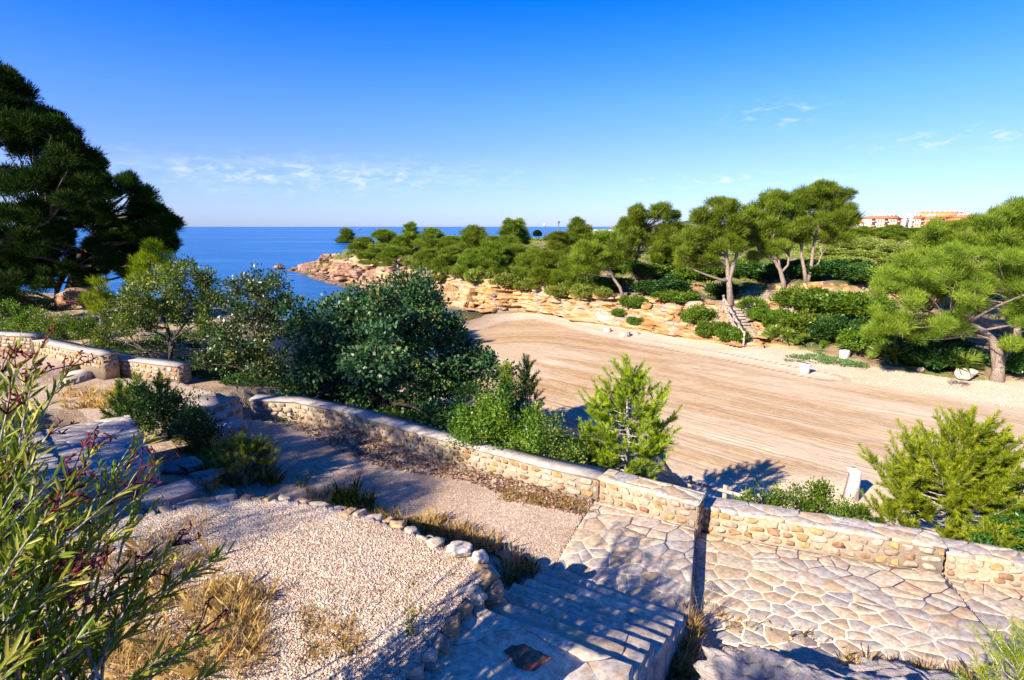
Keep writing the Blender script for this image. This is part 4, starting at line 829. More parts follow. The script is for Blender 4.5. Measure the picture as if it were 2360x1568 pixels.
bush('sunlit yellow-green hedge bush at the left border behind the highest wall', gpt(30, 790, 21), 21., [(-20, 725, 34), (20, 722, 32), (60, 730, 30), (40, 755, 30), (-10, 760, 30), (85, 755, 24)], mat=M_LENT, group=G_H)
bush('sunlit hedge bush behind the middle wall, right of the border hedge', gpt(140, 800, 20.5), 20.5, [(110, 740, 30), (150, 748, 30), (190, 756, 28), (130, 775, 28), (175, 785, 26), (215, 780, 24)], mat=M_LENT, group=G_H)
bush('glossy bush with yellowing leaves squeezed between the wall end and the airy evergreen', gpt(250, 830, 19), 19., [(235, 800, 22), (265, 812, 22), (290, 828, 18), (330, 838, 16), (230, 825, 16), (365, 845, 14)], mat=M_OLIVE, group=G_H)
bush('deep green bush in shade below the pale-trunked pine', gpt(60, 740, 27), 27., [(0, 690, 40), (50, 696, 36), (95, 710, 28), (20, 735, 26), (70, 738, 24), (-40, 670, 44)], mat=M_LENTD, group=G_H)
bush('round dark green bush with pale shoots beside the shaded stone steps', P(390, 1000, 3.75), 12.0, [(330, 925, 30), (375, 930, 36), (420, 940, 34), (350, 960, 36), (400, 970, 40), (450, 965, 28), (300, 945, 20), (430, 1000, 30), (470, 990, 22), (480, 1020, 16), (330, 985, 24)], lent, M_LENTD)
G_B = 'bushes spilling over the long wall'
bush('bright glossy bush hanging over the long wall, left of the young bright pine', gpt(1150, 1060, 12.2), 11.9, [(1090, 960, 36), (1130, 950, 34), (1165, 975, 38), (1205, 985, 36), (1120, 1000, 36), (1070, 1000, 28), (1160, 1020, 36), (1200, 1030, 32), (1230, 1000, 28), (1180, 1060, 24), (1090, 1040, 24), (1230, 960, 26), (1140, 1060, 18)], mat=M_LENT, group=G_B)
bush('thin brown-tinged bush with bare twigs between the glossy bush and the young bright pine', gpt(1290, 1080, 11.7), 11.5, [(1275, 1000, 24), (1300, 1020, 24), (1260, 1035, 24), (1295, 1055, 24), (1320, 1060, 20), (1330, 1085, 14), (1265, 975, 18)], lambda b: fol_leaves(b, .2, .6, 34, .06, .032, .4, -.3), M_OLIVE, group=G_B)
bush('dark bush behind the glossy wall bush, touching the huge carob', gpt(1100, 960, 14.), 13.6, [(1050, 920, 34), (1090, 905, 30), (1130, 910, 30), (1160, 930, 26), (1050, 960, 30), (1180, 900, 22)], mat=M_LENTD, group=G_B)
bush('long low mastic hedge in sun behind the lower wall, in front of the white post', gpt(1850, 1190, 13.), 12.6, [(1715, 1172, 20), (1750, 1160, 24), (1790, 1150, 26), (1830, 1148, 28), (1870, 1145, 32), (1900, 1142, 30), (1940, 1178, 24), (1975, 1190, 26), (1840, 1180, 26), (1890, 1190, 28), (1780, 1180, 22), (1990, 1200, 34), (1940, 1210, 26)], mat=M_LENT)
bush('dark bush at the right border below the wind-blown young pine', gpt(2345, 1250, 9.8), 9.7, [(2330, 1225, 26), (2365, 1210, 32), (2350, 1255, 26), (2300, 1262, 20), (2395, 1250, 34), (2260, 1262, 18)], mat=M_LENTD)

# young pines with bottle-brush shoots
def young_pine(label, base, h, rad_, seed, dens=1., L=.10, w=.015, sh=.34, mat=M_PINEY, group=None, zlo=.12, name='young_pine', nper=80, wind=(0, 0)):
    r_ = np.random.default_rng(seed); base = np.array(base, float); root = thing(name, label, 'tree', tuple(base), group); a = Acc(); pos, dirs = [], []
    ln = np.array([[0, 0, -.3], [.02*h, 0, h*.35], [.0, .02*h, h*.7], [.0, 0, h*.97]]); a.tube(ln+base, [.022*h, .016*h, .01*h, .004*h], 7)
    shoots = []
    nb = int(46*dens)
    for k in range(nb):
        f = zlo+(1-zlo)*((k+.5)/nb)**.9; z = h*f*.95; prof = rad_*(math.sin(min(1, (1-f)*1.25+.06)*math.pi*.5))*r_.uniform(.65, 1.1)
        az_ = k*2.4+r_.normal()*.3; d = np.array([math.cos(az_), math.sin(az_), 0]); s0 = np.array([0, 0, z*.88]); e = d*prof+np.array([wind[0]*f, wind[1]*f, z+prof*r_.uniform(.05, .5)]); md = d*prof*.6+np.array([0, 0, z*.88-.03*h])
        pl = bez(s0, e, md, 6); a.tube(pl+base, np.linspace(.008*h*(1.1-f)+.004, .004, 6), 5)
        ns = max(4, int(prof/.13)*2)
        for j in range(ns):
            u = r_.uniform(.3, 1.)**.8; p = pl[min(4, int(u*5))]+(pl[min(5, int(u*5)+1)]-pl[min(4, int(u*5))])*(u*5-int(u*5)); sd_ = norm(norm(e-s0)*.7+r_.normal(size=3)*.55+np.array([wind[0], wind[1], .75])); l = sh*r_.uniform(.5, 1.2)
            shoots.append((p, sd_, l))
        shoots.append((e, norm(d*.6+np.array([0, 0, .8])), sh*1.1))
    for j in range(5): shoots.append((np.array([0, 0, h*.93])+r_.normal(size=3)*.03, norm(np.array([r_.normal()*.25, r_.normal()*.25, 1])), sh*1.2))
    P0 = np.array([s_[0] for s_ in shoots]); Dd = np.array([s_[1] for s_ in shoots]); Ls = np.array([s_[2] for s_ in shoots])
    for p, d, l in shoots: a.tube(np.array([p, p+d*l])+base, [.006, .003], 4, cap=False)
    i = np.repeat(np.arange(len(shoots)), nper); u = r_.random(len(i)); p = P0[i]+Dd[i]*(Ls[i]*u)[:, None]
    side = norm(np.cross(Dd[i], unit(len(i)))); d = norm(Dd[i]*.9+side*.75); rc = r_.random(len(shoots))
    pol = leaf_tri(p, d, L*r_.uniform(.7, 1.2, len(i)), w)
    part(a, 'trunk', M_TWIG, root, True); link('crown', leafmesh('crown', pol, mat, np.clip(rc[i]*.5+u*.3+r_.random(len(i))*.2, 0, 1)), root); return root
q = gpt(1440, 1090, 12.2); top = PT(1432, 838, 12.2)
young_pine('bright yellow-green young pine standing up behind the long wall', q, top[2]-q[2], 1.05, 3, 1.15)
q = gpt(2185, 1230, 11.); top = PT(2150, 955, 11.)
young_pine('large wind-blown young pine behind the lower wall at the right', q, top[2]-q[2], 1.38, 4, 2.5, .10, .015, .36, M_PINEY, None, .1, 'young_pine', 95, (.12, 0))
q = gpt(1213, 930, 14.5); top = PT(1213, 835, 14.5)
young_pine('small dark young pine shoot poking up right of the huge carob', q, top[2]-q[2], .35, 6, .6, .10, .012, .3, M_PINED)
q = gpt(1165, 960, 14.5); top = PT(1168, 850, 14.5)
young_pine('thin yellow-green pine shoot between the carob edge and the dark shoot', q, top[2]-q[2], .2, 7, .4, .10, .012, .3, M_PINEY)
q = PT(2350, 1600, 5.2); q[2] = ground(q[0], q[1]); young_pine('small bright pine sprig in the bottom right corner', q+np.array([.1, 0, 0]), 1.15, .42, 9, .9, .08, .006, .22, M_PINEY, None, .05, 'young_pine', 60)
for i, (x, y, zt, t, lb) in enumerate([(285, 985, 890, 12.3, 'tiny pine seedling left of the round dark bush'), (325, 985, 868, 12.2, 'taller pine seedling rising out of the round dark bush'), (378, 960, 872, 12.6, 'slim pine seedling in sun right of the taller seedling')]):
    q = PT(x, y, t); q[2] = max(ground(q[0], q[1]), 3.6); young_pine(lb, q, max(.5, PT(x, zt, t)[2]-q[2]), .28, 20+i, .45, .08, .010, .2, M_PINE, 'pine seedlings by the round dark bush')
q = P(560, 1090, 3.55); young_pine('sprawling green seedling pine among grass between the slabs and the gravel path', q, .55, .55, 31, .7, .08, .008, .2, M_PINE)

# ------------------------------------------------------------------ headland trees: a few kinds, each copied tree by tree
def variant(kind, seed):
    """unit-height tree data: trunk mesh, crown mesh, crown width"""
    global rng
    keep, rng = rng, np.random.default_rng(seed); bl = []
    if kind == 'pine':
        for k in range(20):
            d = unit(1)[0]; z = .16+.74*rng.random(); w = .40*math.sin(min(1, (1.02-z)*1.5)*math.pi/2)
            a = rng.random()*6.28; bl.append((w*.8*math.cos(a), w*.8*math.sin(a), z, .17*rng.uniform(.8, 1.2), .17, .12))
        bl.append((0, 0, .9, .13, .13, .10)); tr = [np.array([0, 0, -.05]), np.array([.03, 0, .3]), np.array([0, .02, .6]), np.array([.01, 0, .88])]; r0 = .022; mat = M_PINE
        pol, rn = fol_needles(bl, .085, 1.7, 55, .07, .011, .6)
    elif kind == 'cone':
        for k in range(13):
            z = .25+.7*k/12; w = .24*(1.02-z)**.7; a = k*2.4; bl.append((w*.7*math.cos(a), w*.7*math.sin(a), z, .13*(1.25-z)+.03, .13*(1.25-z)+.03, .10))
        tr = [np.array([0, 0, -.05]), np.array([.01, 0, .5]), np.array([0, 0, .97])]; r0 = .02; mat = M_PINE
        pol, rn = fol_needles(bl, .07, 1.6, 55, .075, .011, .9)
    elif kind == 'bush':
        for k in range(14):
            a = rng.random()*6.28; w = .5*rng.random()**.5; bl.append((w*math.cos(a), w*math.sin(a), .35+.3*rng.random()*(1-w), .26, .26, .28))
        tr = [np.array([0, 0, -.1]), np.array([.02, 0, .15]), np.array([0, .02, .35])]; r0 = .03; mat = M_LENT
        pol, rn = fol_leaves(bl, .14, 1.5, 48, .085, .05, .5, -.4)
    else:   # fan palm
        pol = []; rn = []; tr = [np.array([0, 0, -.1]), np.array([0, 0, .2])]; r0 = .03; mat = M_PALM; bl = []
        for k in range(46):
            d = unit(1)[0]; d[2] = abs(d[2])*.9+.15; d = norm(d); c = d*.55+np.array([0, 0, .15]); n = 15
            f = norm(np.cross(d, unit(1)[0])); a = np.linspace(-1.25, 1.25, n)
            dd = norm(d[None]*np.cos(a)[:, None]+f[None]*np.sin(a)[:, None]); pol.append(leaf_quad(np.repeat(c[None], n, 0), dd, .42, .055)); rn.append(np.clip(rng.random()*.7+rng.random(n)*.2, 0, 1))
        pol = np.concatenate(pol); rn = np.concatenate(rn)
    acc = Acc(); limbs(acc, tr, r0, bl, 3); crown = leafmesh('crown', pol, mat, rn)
    tmp = acc.build('trunk', M_BARK, None, (0, 0, 0), True); tm = tmp.data; bpy.data.objects.remove(tmp); rng = keep
    xy = np.abs(pol.reshape(-1, 3)[:, :2]); return tm, crown, float(np.percentile(xy[:, 0], 97))*2
VAR = {'pine': [variant('pine', s_) for s_ in (1, 2, 3, 4)], 'cone': [variant('cone', s_) for s_ in (5, 6)], 'bush': [variant('bush', s_) for s_ in (7, 8, 9)], 'palm': [variant('palm', 10)]}
PROTO = {}
for kd, vs in VAR.items():
    for i, (tm, cm, w) in enumerate(vs):
        PROTO[kd, i] = (tm, cm, w)
NM = {'pine': ('pine_tree', 'tree'), 'cone': ('pine_tree', 'tree'), 'bush': ('mastic_bush', 'bush'), 'palm': ('fan_palm', 'bush')}
cnt = [0]
def plant(kd, x, yb, yt, wpx, label, group, mat=None):
    q = hit(x, yb); t = depth(q); h = max(.4, PT(x, yt, t)[2]-q[2]); i = cnt[0] % len(VAR[kd]); cnt[0] += 1; tm, cm, w = PROTO[kd, i]
    root = thing(NM[kd][0], label, NM[kd][1], tuple(q), group); wid_ = wpx/FP*t
    root.scale = (wid_/w, wid_/w, h); root.rotation_euler.z = float(rng.random()*6.28)
    link('trunk', tm, root); c = link('crown', cm, root)
    if mat: c.material_slots[0].link = 'OBJECT'; c.material_slots[0].material = mat
    return root
ORD = 'first second third fourth fifth sixth seventh eighth ninth tenth eleventh twelfth thirteenth fourteenth fifteenth sixteenth seventeenth eighteenth nineteenth twentieth'.split()
plant('cone', 800, 574, 529, 42, 'lone leaning pine at the very end of the headland, dark against the sea', 'pines along the headland skyline')
SKY = [('pine', 838, 592, 548, 62), ('pine', 886, 588, 531, 56), ('cone', 921, 592, 545, 44), ('cone', 949, 585, 517, 44), ('pine', 998, 590, 528, 74), ('pine', 1040, 590, 545, 56), ('pine', 1092, 588, 522, 70), ('pine', 1130, 592, 545, 54), ('cone', 1172, 580, 508, 50), ('cone', 1196, 578, 509, 46),
       ('pine', 1168, 600, 545, 70), ('pine', 1285, 590, 535, 70), ('cone', 1330, 575, 505, 58), ('cone', 1352, 580, 522, 40), ('pine', 1386, 585, 545, 44), ('pine', 1580, 590, 520, 60)]
for i, (kd, x, yb, yt, w) in enumerate(SKY):
    plant(kd, x, yb, yt, w, f'{"slim pointed" if kd == "cone" else "rounded bushy"} green pine on the headland skyline, {ORD[i]} landwards from the lone leaning pine', 'pines along the headland skyline')
FRONT = [('pine', 865, 618, 572, 70), ('pine', 915, 622, 570, 70), ('bush', 960, 618, 590, 60), ('pine', 985, 632, 575, 66), ('pine', 1035, 640, 572, 70), ('bush', 1062, 640, 605, 56), ('pine', 1090, 640, 575, 72), ('bush', 1015, 655, 632, 46), ('pine', 1135, 640, 560, 76), ('pine', 1180, 640, 565, 70), ('bush', 1105, 655, 615, 62),
         ('pine', 1225, 655, 575, 76), ('bush', 1165, 664, 625, 66), ('pine', 1270, 660, 580, 74), ('bush', 1215, 672, 640, 60), ('pine', 1255, 675, 610, 78), ('pine', 1312, 672, 592, 70), ('bush', 1290, 690, 650, 70), ('bush', 1345, 690, 648, 60), ('bush', 1385, 690, 660, 46)]
for i, (kd, x, yb, yt, w) in enumerate(FRONT):
    plant(kd, x, yb, yt, w, f'{"green pine" if kd == "pine" else "low grey-green bush"} above the headland cliff, {ORD[i]} in its row from the sea end', 'trees above the headland cliff', None if kd == 'pine' else M_SCRUB)
BANK = [('bush', 1400, 668, 632, 90, 'bright bush behind the leaning pine, at its left'), ('bush', 1490, 640, 600, 90, 'bright bush between the double-crowned pine and the small low pine'), ('bush', 1560, 632, 592, 90, 'bright bush behind the small low pine'), ('bush', 1640, 640, 600, 80, 'bright bush seen under the straight pine boughs'), ('bush', 1420, 625, 592, 90, 'bright bush at the foot of the double-crowned pine'), ('bush', 1700, 632, 598, 90, 'bright bush between the straight pine and the forked leaning pine'), ('bush', 1560, 700, 668, 90, 'grey-green bush on the cliff top beside the grey rocks'), ('bush', 1520, 680, 640, 110, 'dark green mat of bushes under the straight pine, left of its trunk'), ('bush', 1545, 660, 628, 60, 'shaded bush behind the mat of bushes left of the straight pine'), ('bush', 1610, 750, 698, 66, 'rounded bush on the cliff left of the wooden steps'), ('bush', 1640, 778, 735, 70, 'bush below the rounded one, beside the middle of the wooden steps'),
        ('bush', 1688, 795, 752, 60, 'brown-green bush at the foot of the wooden steps'), ('palm', 1730, 720, 682, 70, 'fan palm right of the straight pine trunk'), ('bush', 1768, 742, 705, 74, 'bush right of the wooden steps below the fan palm'), ('bush', 1808, 765, 712, 84, 'sunlit bush in the bank right of the wooden steps'), ('bush', 1850, 722, 655, 120, 'broad rounded bush in front of the tallest pine trunks'),
        ('bush', 1915, 730, 662, 120, 'broad rounded bush right of the tallest pine trunks'), ('bush', 1975, 735, 672, 110, 'broad bush between the tallest pine and the big right pine'), ('bush', 1860, 775, 712, 110, 'middle bush of the bank under the broad rounded bushes'), ('palm', 1800, 790, 745, 80, 'fan palm at the sandy edge of the bank'), ('bush', 1930, 790, 725, 110, 'dark bush of the bank above the white block'),
        ('palm', 1870, 798, 765, 70, 'fan palm above the sand left of the white block'), ('bush', 1990, 815, 750, 110, 'yellow-green bush of the bank right of the white block'), ('palm', 2045, 835, 780, 80, 'large fan palm on the sand edge under the pine boughs'), ('bush', 2080, 830, 770, 110, 'shaded bush under the lowest pine bough'), ('bush', 2130, 845, 805, 80, 'pale feathery bush at the sand edge under the pine'),
        ('bush', 2170, 850, 775, 120, 'dark bush in the shade left of the forked trunk'), ('palm', 2215, 862, 800, 90, 'dark fan palm beside the forked trunk'), ('bush', 2350, 865, 790, 110, 'dark bush behind the forked trunk at the right border'), ('bush', 1665, 690, 645, 70, 'shaded bush behind the straight pine trunk'), ('bush', 1740, 645, 600, 110, 'dark bush in the shade behind the forked leaning pine'),
        ('bush', 1830, 640, 592, 110, 'dark bush in the shade behind the tallest pine'), ('bush', 1930, 645, 598, 130, 'dark shaded bush right of the tallest pine, in its shadow'), ('bush', 2010, 655, 605, 120, 'dark shaded bush between the tallest pine and the pine boughs'), ('bush', 1600, 648, 605, 90, 'bush behind the straight pine, under its left boughs'), ('bush', 1460, 712, 680, 60, 'low bush beside the leaning pine trunk on the cliff edge'), ('bush', 1425, 732, 708, 30, 'small bush growing from the cliff foot'), ('bush', 1465, 750, 728, 36, 'small bush at the cliff foot above the half-buried stone')]
for b in BANK: plant(*b[:5], b[5], 'bushes on the bank above the beach', M_LENTD if ('dark' in b[5] or 'shaded' in b[5]) and b[0] == 'bush' else None)  # bushes lying in shade take the darkened leaves, shade by colour
BACKR = [('pine', 1990, 545, 522, 40), ('pine', 2035, 552, 524, 60), ('pine', 2058, 560, 520, 60), ('pine', 2105, 556, 526, 70), ('pine', 2150, 562, 526, 70), ('pine', 2190, 558, 510, 70), ('pine', 2225, 552, 507, 60), ('pine', 1960, 552, 528, 50)]
for i, b in enumerate(BACKR): plant(*b, f'green pine in front of the apartment buildings, {ORD[i]} of the row there', 'pines in front of the apartments')
FARB = [('bush', 1960, 575, 552, 70), ('bush', 2010, 580, 556, 70), ('bush', 2060, 585, 560, 70), ('bush', 1990, 598, 575, 90), ('bush', 2100, 590, 566, 70), ('bush', 1900, 590, 565, 80), ('bush', 1955, 612, 588, 90), ('bush', 2050, 610, 585, 90), ('bush', 1610, 575, 550, 60), ('bush', 1570, 560, 540, 50)]
for i, b in enumerate(FARB): plant(*b, f'grey-green bush on the plateau behind the tall pines, {ORD[i]} standing apart', 'bushes on the scrubby plateau', M_SCRUB)
# round clipped tree
q = hit(1238, 552); t = depth(q); bl = [(*PT(1238, 540, t), 10/FP*t, 10/FP*t, 9/FP*t)]
tree('clipped_tree', 'small ball-shaped tree on the headland skyline beside a lamp post', 'tree', q, [[q-np.array([0, 0, .2]), PT(1238, 545, t)]], bl, fol_needles(bl, .3, 3., 90, .25, .05), M_PINED, r0=.1)

# scrub that nobody could count, as one object
n = 9500; r_ = np.sqrt(rng.uniform(42**2, 190**2, n)); a_ = rng.uniform(-.62, .86, n); X = r_*np.sin(a_); Y = r_*np.cos(a_); hz, kk = H(X, Y, True)
ok = (kk == 5) & (fbm2(X, Y, .12, 3, 20.) > -.28); X, Y, hz = X[ok], Y[ok], hz[ok]; sc_ = np.clip(np.hypot(X, Y)/70, .7, 2.2)
per = 70; i = np.repeat(np.arange(len(X)), per); off = unit(len(i)); off[:, 2] = np.abs(off[:, 2])*.75; rr_ = rng.uniform(.3, .75, len(X))*sc_
pp = np.column_stack([X, Y, hz-.05])[i]+off*(rr_[i]*rng.uniform(.4, 1, len(i)))[:, None]; dd = norm(off+np.array([0, 0, .6])+.5*unit(len(i)))
o = link('scrub', leafmesh('scrub', leaf_quad(pp, dd, .17*sc_[i], .085*sc_[i]), M_SCRUB, np.clip(rng.random(len(X))[i]*.6+rng.random(len(i))*.4, 0, 1))); tag(o, 'grey-green scrub covering the headland and plateau between the trees', 'scrub', kind='stuff')
# scrub on the near bank behind the wall
n = 2600; s_ = rng.uniform(W_s[2], W_s[12], n); off_ = rng.uniform(.7, 5.5, n); bx = np.interp(s_, W_s, WN[:, 0]); by = np.interp(s_, W_s, WN[:, 1]); X = bx+off_*.5; Y = by+off_*.87; ok = ~((X > 3.3) & (X < 6.0) & (off_ > 2.2)); X, Y = X[ok], Y[ok]; hz, kk = H(X, Y, True); ok = kk == 1; X, Y, hz = X[ok], Y[ok], hz[ok]
per = 40; i = np.repeat(np.arange(len(X)), per); off = unit(len(i)); off[:, 2] = np.abs(off[:, 2]); pp = np.column_stack([X, Y, hz])[i]+off*(rng.uniform(.05, .22, len(X)))[i][:, None]; dd = norm(off+np.array([0, 0, .6])+.5*unit(len(i)))
o = link('undergrowth', leafmesh('undergrowth', leaf_quad(pp, dd, .07, .03), M_LENTD)); tag(o, 'low dark undergrowth on the bank behind the stone walls', 'undergrowth', kind='stuff')

# ------------------------------------------------------------------ grass, weeds, gravel
def blades(px_, n, hgt, spread, lean=.35, wd=.006):
    """px_: (k,3) tuft feet -> two-segment blades"""
    k = len(px_); i = np.repeat(np.arange(k), n); m_ = len(i); hs = np.broadcast_to(hgt, (k,))[i]*rng.uniform(.45, 1.1, m_); sp = np.broadcast_to(spread, (k,))[i]
    a = rng.uniform(0, 6.28, m_); r0 = sp*rng.random(m_)**.6; p = np.array(px_)[i]+np.column_stack([r0*np.cos(a), r0*np.sin(a), np.zeros(m_)-.01]); a2 = a+rng.normal(size=m_)*.8
    ln = lean*rng.uniform(.2, 1.4, m_); d = np.column_stack([np.cos(a2)*ln, np.sin(a2)*ln, np.ones(m_)]); d = norm(d); mid_ = p+d*hs[:, None]*.55; d2 = norm(d+np.column_stack([np.cos(a2)*ln*1.3, np.sin(a2)*ln*1.3, -ln*.3])); tip = mid_+d2*hs[:, None]*.5
    sd_ = norm(np.column_stack([-np.sin(a2), np.cos(a2), np.zeros(m_)])+.3*unit(m_))*wd/2
    return np.stack([p-sd_, p+sd_, mid_+sd_*.8, tip, mid_-sd_*.8], 1)
def on_px(x, y): return hit(x, y)
def scatter_px(poly, n, z0=3.9):
    lo = np.min(poly, 0); hi = np.max(poly, 0); x = rng.uniform(lo[0], hi[0], n*30); y = rng.uniform(lo[1], hi[1], n*30); ok = inpoly(x, y, poly); x, y = x[ok][:n], y[ok][:n]
    u, f, w = D2(x, y); z = np.full(len(x), z0)
    for _ in range(14):
        t = (z-HC)/w; z = z*.45+.55*H(u*t, f*t)
    t = (z-HC)/w; h = H(u*t, f*t); ok = np.abs(h-z) < .05; k = np.flatnonzero(ok); k = k[np.arange(len(x)) % max(1, len(k))] if len(k) else np.arange(len(x)); return np.column_stack([u*t, f*t, h])[k]
def grass(name, label, tufts, mat): o = link(name, leafmesh(name, np.concatenate(tufts), mat)); return tag(o, label, 'grass', kind='stuff')
T = []
T.append(blades(scatter_px([(150, 1240), (470, 1190), (560, 1568), (60, 1568)], 140), 24, rng.uniform(.12, .36, 140), .09, .5, .0035))
T.append(blades(scatter_px([(180, 1400), (560, 1350), (620, 1568), (100, 1568)], 130), 30, .16, .13, .9, .0032))
T.append(blades(scatter_px([(860, 1225), (1120, 1290), (1160, 1260), (1000, 1190), (880, 1190)], 55), 22, rng.uniform(.16, .42, 55), .07, .35, .006))
T.append(blades(scatter_px([(1150, 1290), (1230, 1290), (1240, 1320), (1160, 1350)], 18), 22, rng.uniform(.14, .38, 18), .07, .4, .006))
T.append(blades(scatter_px([(440, 1010), (620, 1030), (640, 1110), (470, 1140), (420, 1060)], 60), 30, rng.uniform(.2, .5, 60), .07, .35, .006))
T.append(blades(scatter_px([(1520, 1420), (1600, 1410), (1600, 1568), (1500, 1568)], 75), 34, rng.uniform(.12, .40, 75), .07, .5, .005))
T.append(blades(scatter_px([(1620, 1425), (1760, 1450), (2060, 1540), (2250, 1560), (2250, 1600), (1640, 1460)], 70), 34, rng.uniform(.10, .30, 70), .07, .5, .005))
T.append(blades(scatter_px([(700, 1400), (830, 1430), (840, 1530), (700, 1520)], 40, 4.2), 34, .08, .06, 1.0, .0035))
T.append(blades(scatter_px([(500, 1330), (620, 1340), (600, 1500), (480, 1480)], 40), 34, rng.uniform(.08, .28, 40), .07, .6, .005))
T.append(blades(scatter_px([(130, 900), (330, 900), (300, 940), (150, 945)], 40), 30, .25, .08, .5, .01))
T.append(blades(scatter_px([(1160, 1120), (1365, 1160), (1350, 1185), (1150, 1150)], 60), 28, .10, .09, .9, .006))
grass('dry_grass', 'golden dry grass around the terrace, the stairs and the oleander', T, M_GRASSD)
T = []
T.append(blades(scatter_px([(690, 1120), (840, 1140), (900, 1200), (720, 1165)], 34), 24, rng.uniform(.15, .5, 34), .06, .3, .006))
T.append(blades(scatter_px([(400, 1000), (640, 1060), (640, 1130), (420, 1090)], 110), 26, rng.uniform(.1, .4, 110), .08, .5, .007))
T.append(blades(scatter_px([(620, 1350), (1060, 1300), (1000, 1480), (640, 1540)], 30, 4.2), 26, .05, .04, 1., .0035))
T.append(blades(scatter_px([(860, 1210), (1130, 1280), (1160, 1270), (980, 1200)], 60), 26, .14, .08, .6, .006))
T.append(blades(scatter_px([(1500, 1440), (1600, 1430), (1590, 1568), (1490, 1568)], 50), 26, .16, .08, .6, .005))
T.append(blades(scatter_px([(1620, 1420), (1700, 1420), (1800, 1460), (1650, 1450)], 30), 30, .13, .06, .5, .005))
T.append(blades(scatter_px([(1160, 1300), (1240, 1290), (1240, 1325), (1150, 1370)], 22), 20, .16, .08, .5, .006))
T.append(blades(scatter_px([(1800, 835), (1990, 850), (1990, 835), (1880, 812)], 40), 20, .16, .25, .8, .02))
grass('green_grass', 'greenish grass tufts along the foot of the terrace and the stairs', T, M_GRASSG)
pp = scatter_px([(590, 950), (690, 945), (980, 1055), (1250, 1125), (1360, 1158), (1340, 1190), (1180, 1150), (1080, 1110), (880, 1080), (760, 1030)], 5200); o = link('leaf_litter', leafmesh('leaf_litter', leaf_quad(pp+np.array([0, 0, .01])+unit(len(pp))*np.array([.02, .02, .015]), norm(unit(len(pp))*np.array([1, 1, .35])), .07, .03), M_LITTER)); tag(o, 'brown dead leaves and weeds along the foot of the long wall', 'leaf litter', kind='stuff')
def pebbles(name, label, pts, smin, smax, cols):
    n = len(pts); V0 = np.array([[1, 0, 0], [-1, 0, 0], [0, 1, 0], [0, -1, 0], [0, 0, 1], [0, 0, -1.]]); F0 = np.array([[0, 2, 4], [2, 1, 4], [1, 3, 4], [3, 0, 4], [2, 0, 5], [1, 2, 5], [3, 1, 5], [0, 3, 5]])
    s = smin*(smax/smin)**(rng.random(n)**2.2); sc = np.stack([s*rng.uniform(.8, 1.5, n), s*rng.uniform(.6, 1.1, n), s*rng.uniform(.4, .8, n)], 1); a = rng.random(n)*6.28; V = V0[None]*sc[:, None]*rng.uniform(.7, 1.2, (n, 6, 1)); V = V+V0[None][:, [2, 3, 4, 5, 0, 1]]*s[:, None, None]*.25
    c, s_ = np.cos(a)[:, None], np.sin(a)[:, None]; V = np.stack([V[..., 0]*c-V[..., 1]*s_, V[..., 0]*s_+V[..., 1]*c, V[..., 2]], -1)+pts[:, None]+np.array([0, 0, 1])*s[:, None, None]*.25
    F_ = (F0[None]+np.arange(n)[:, None, None]*6).reshape(-1, 3); col = np.array(cols)[rng.integers(len(cols), size=n)]*rng.uniform(.75, 1.15, (n, 1)); col = np.column_stack([np.repeat(col, 8, 0), np.ones(n*8)])
    o = link(name, mesh_np(name, V.reshape(-1, 3), [F_], M_STONE, {'col': col})); return tag(o, label, 'gravel', kind='stuff')
GC = [(.72, .56, .43), (.66, .49, .36), (.80, .67, .54), (.56, .46, .38), (.66, .46, .31), (.78, .70, .60), (.46, .23, .13)]
pp = scatter_px([(400, 1180), (560, 1158), (760, 1172), (960, 1240), (1080, 1290), (1110, 1340), (1000, 1470), (900, 1568), (380, 1568), (330, 1250)], 95000, 4.22); ok = (np.abs(pp[:, 2]-TZ) < .06) & (fbm2(pp[:, 0], pp[:, 1], 1.1, 3, 40.)+rng.normal(size=len(pp))*.25 > -.22); pebbles('loose_gravel', 'loose pale angular gravel covering the raised terrace', pp[ok], .0045, .017, GC)
pp = scatter_px([(560, 1000), (700, 1040), (1000, 1120), (1370, 1165), (1300, 1300), (1150, 1270), (900, 1200), (600, 1050)], 16000); pebbles('loose_gravel', 'small pale gravel on the shaded path between terrace and long wall', pp, .006, .016, GC)
pp = scatter_px([(1700, 830), (1860, 862), (2359, 945), (2359, 885), (2000, 845), (1760, 805)], 900); pebbles('beach_pebbles', 'scattered small stones on the pale dry sand at the far side of the beach', pp, .02, .06, GC[2:6])
pp = scatter_px([(1600, 1085), (1700, 1092), (2359, 1120), (2359, 1150), (1690, 1125)], 1500); pebbles('beach_pebbles', 'small stones on the trampled sand along the near edge of the beach', pp, .012, .035, GC[2:6])

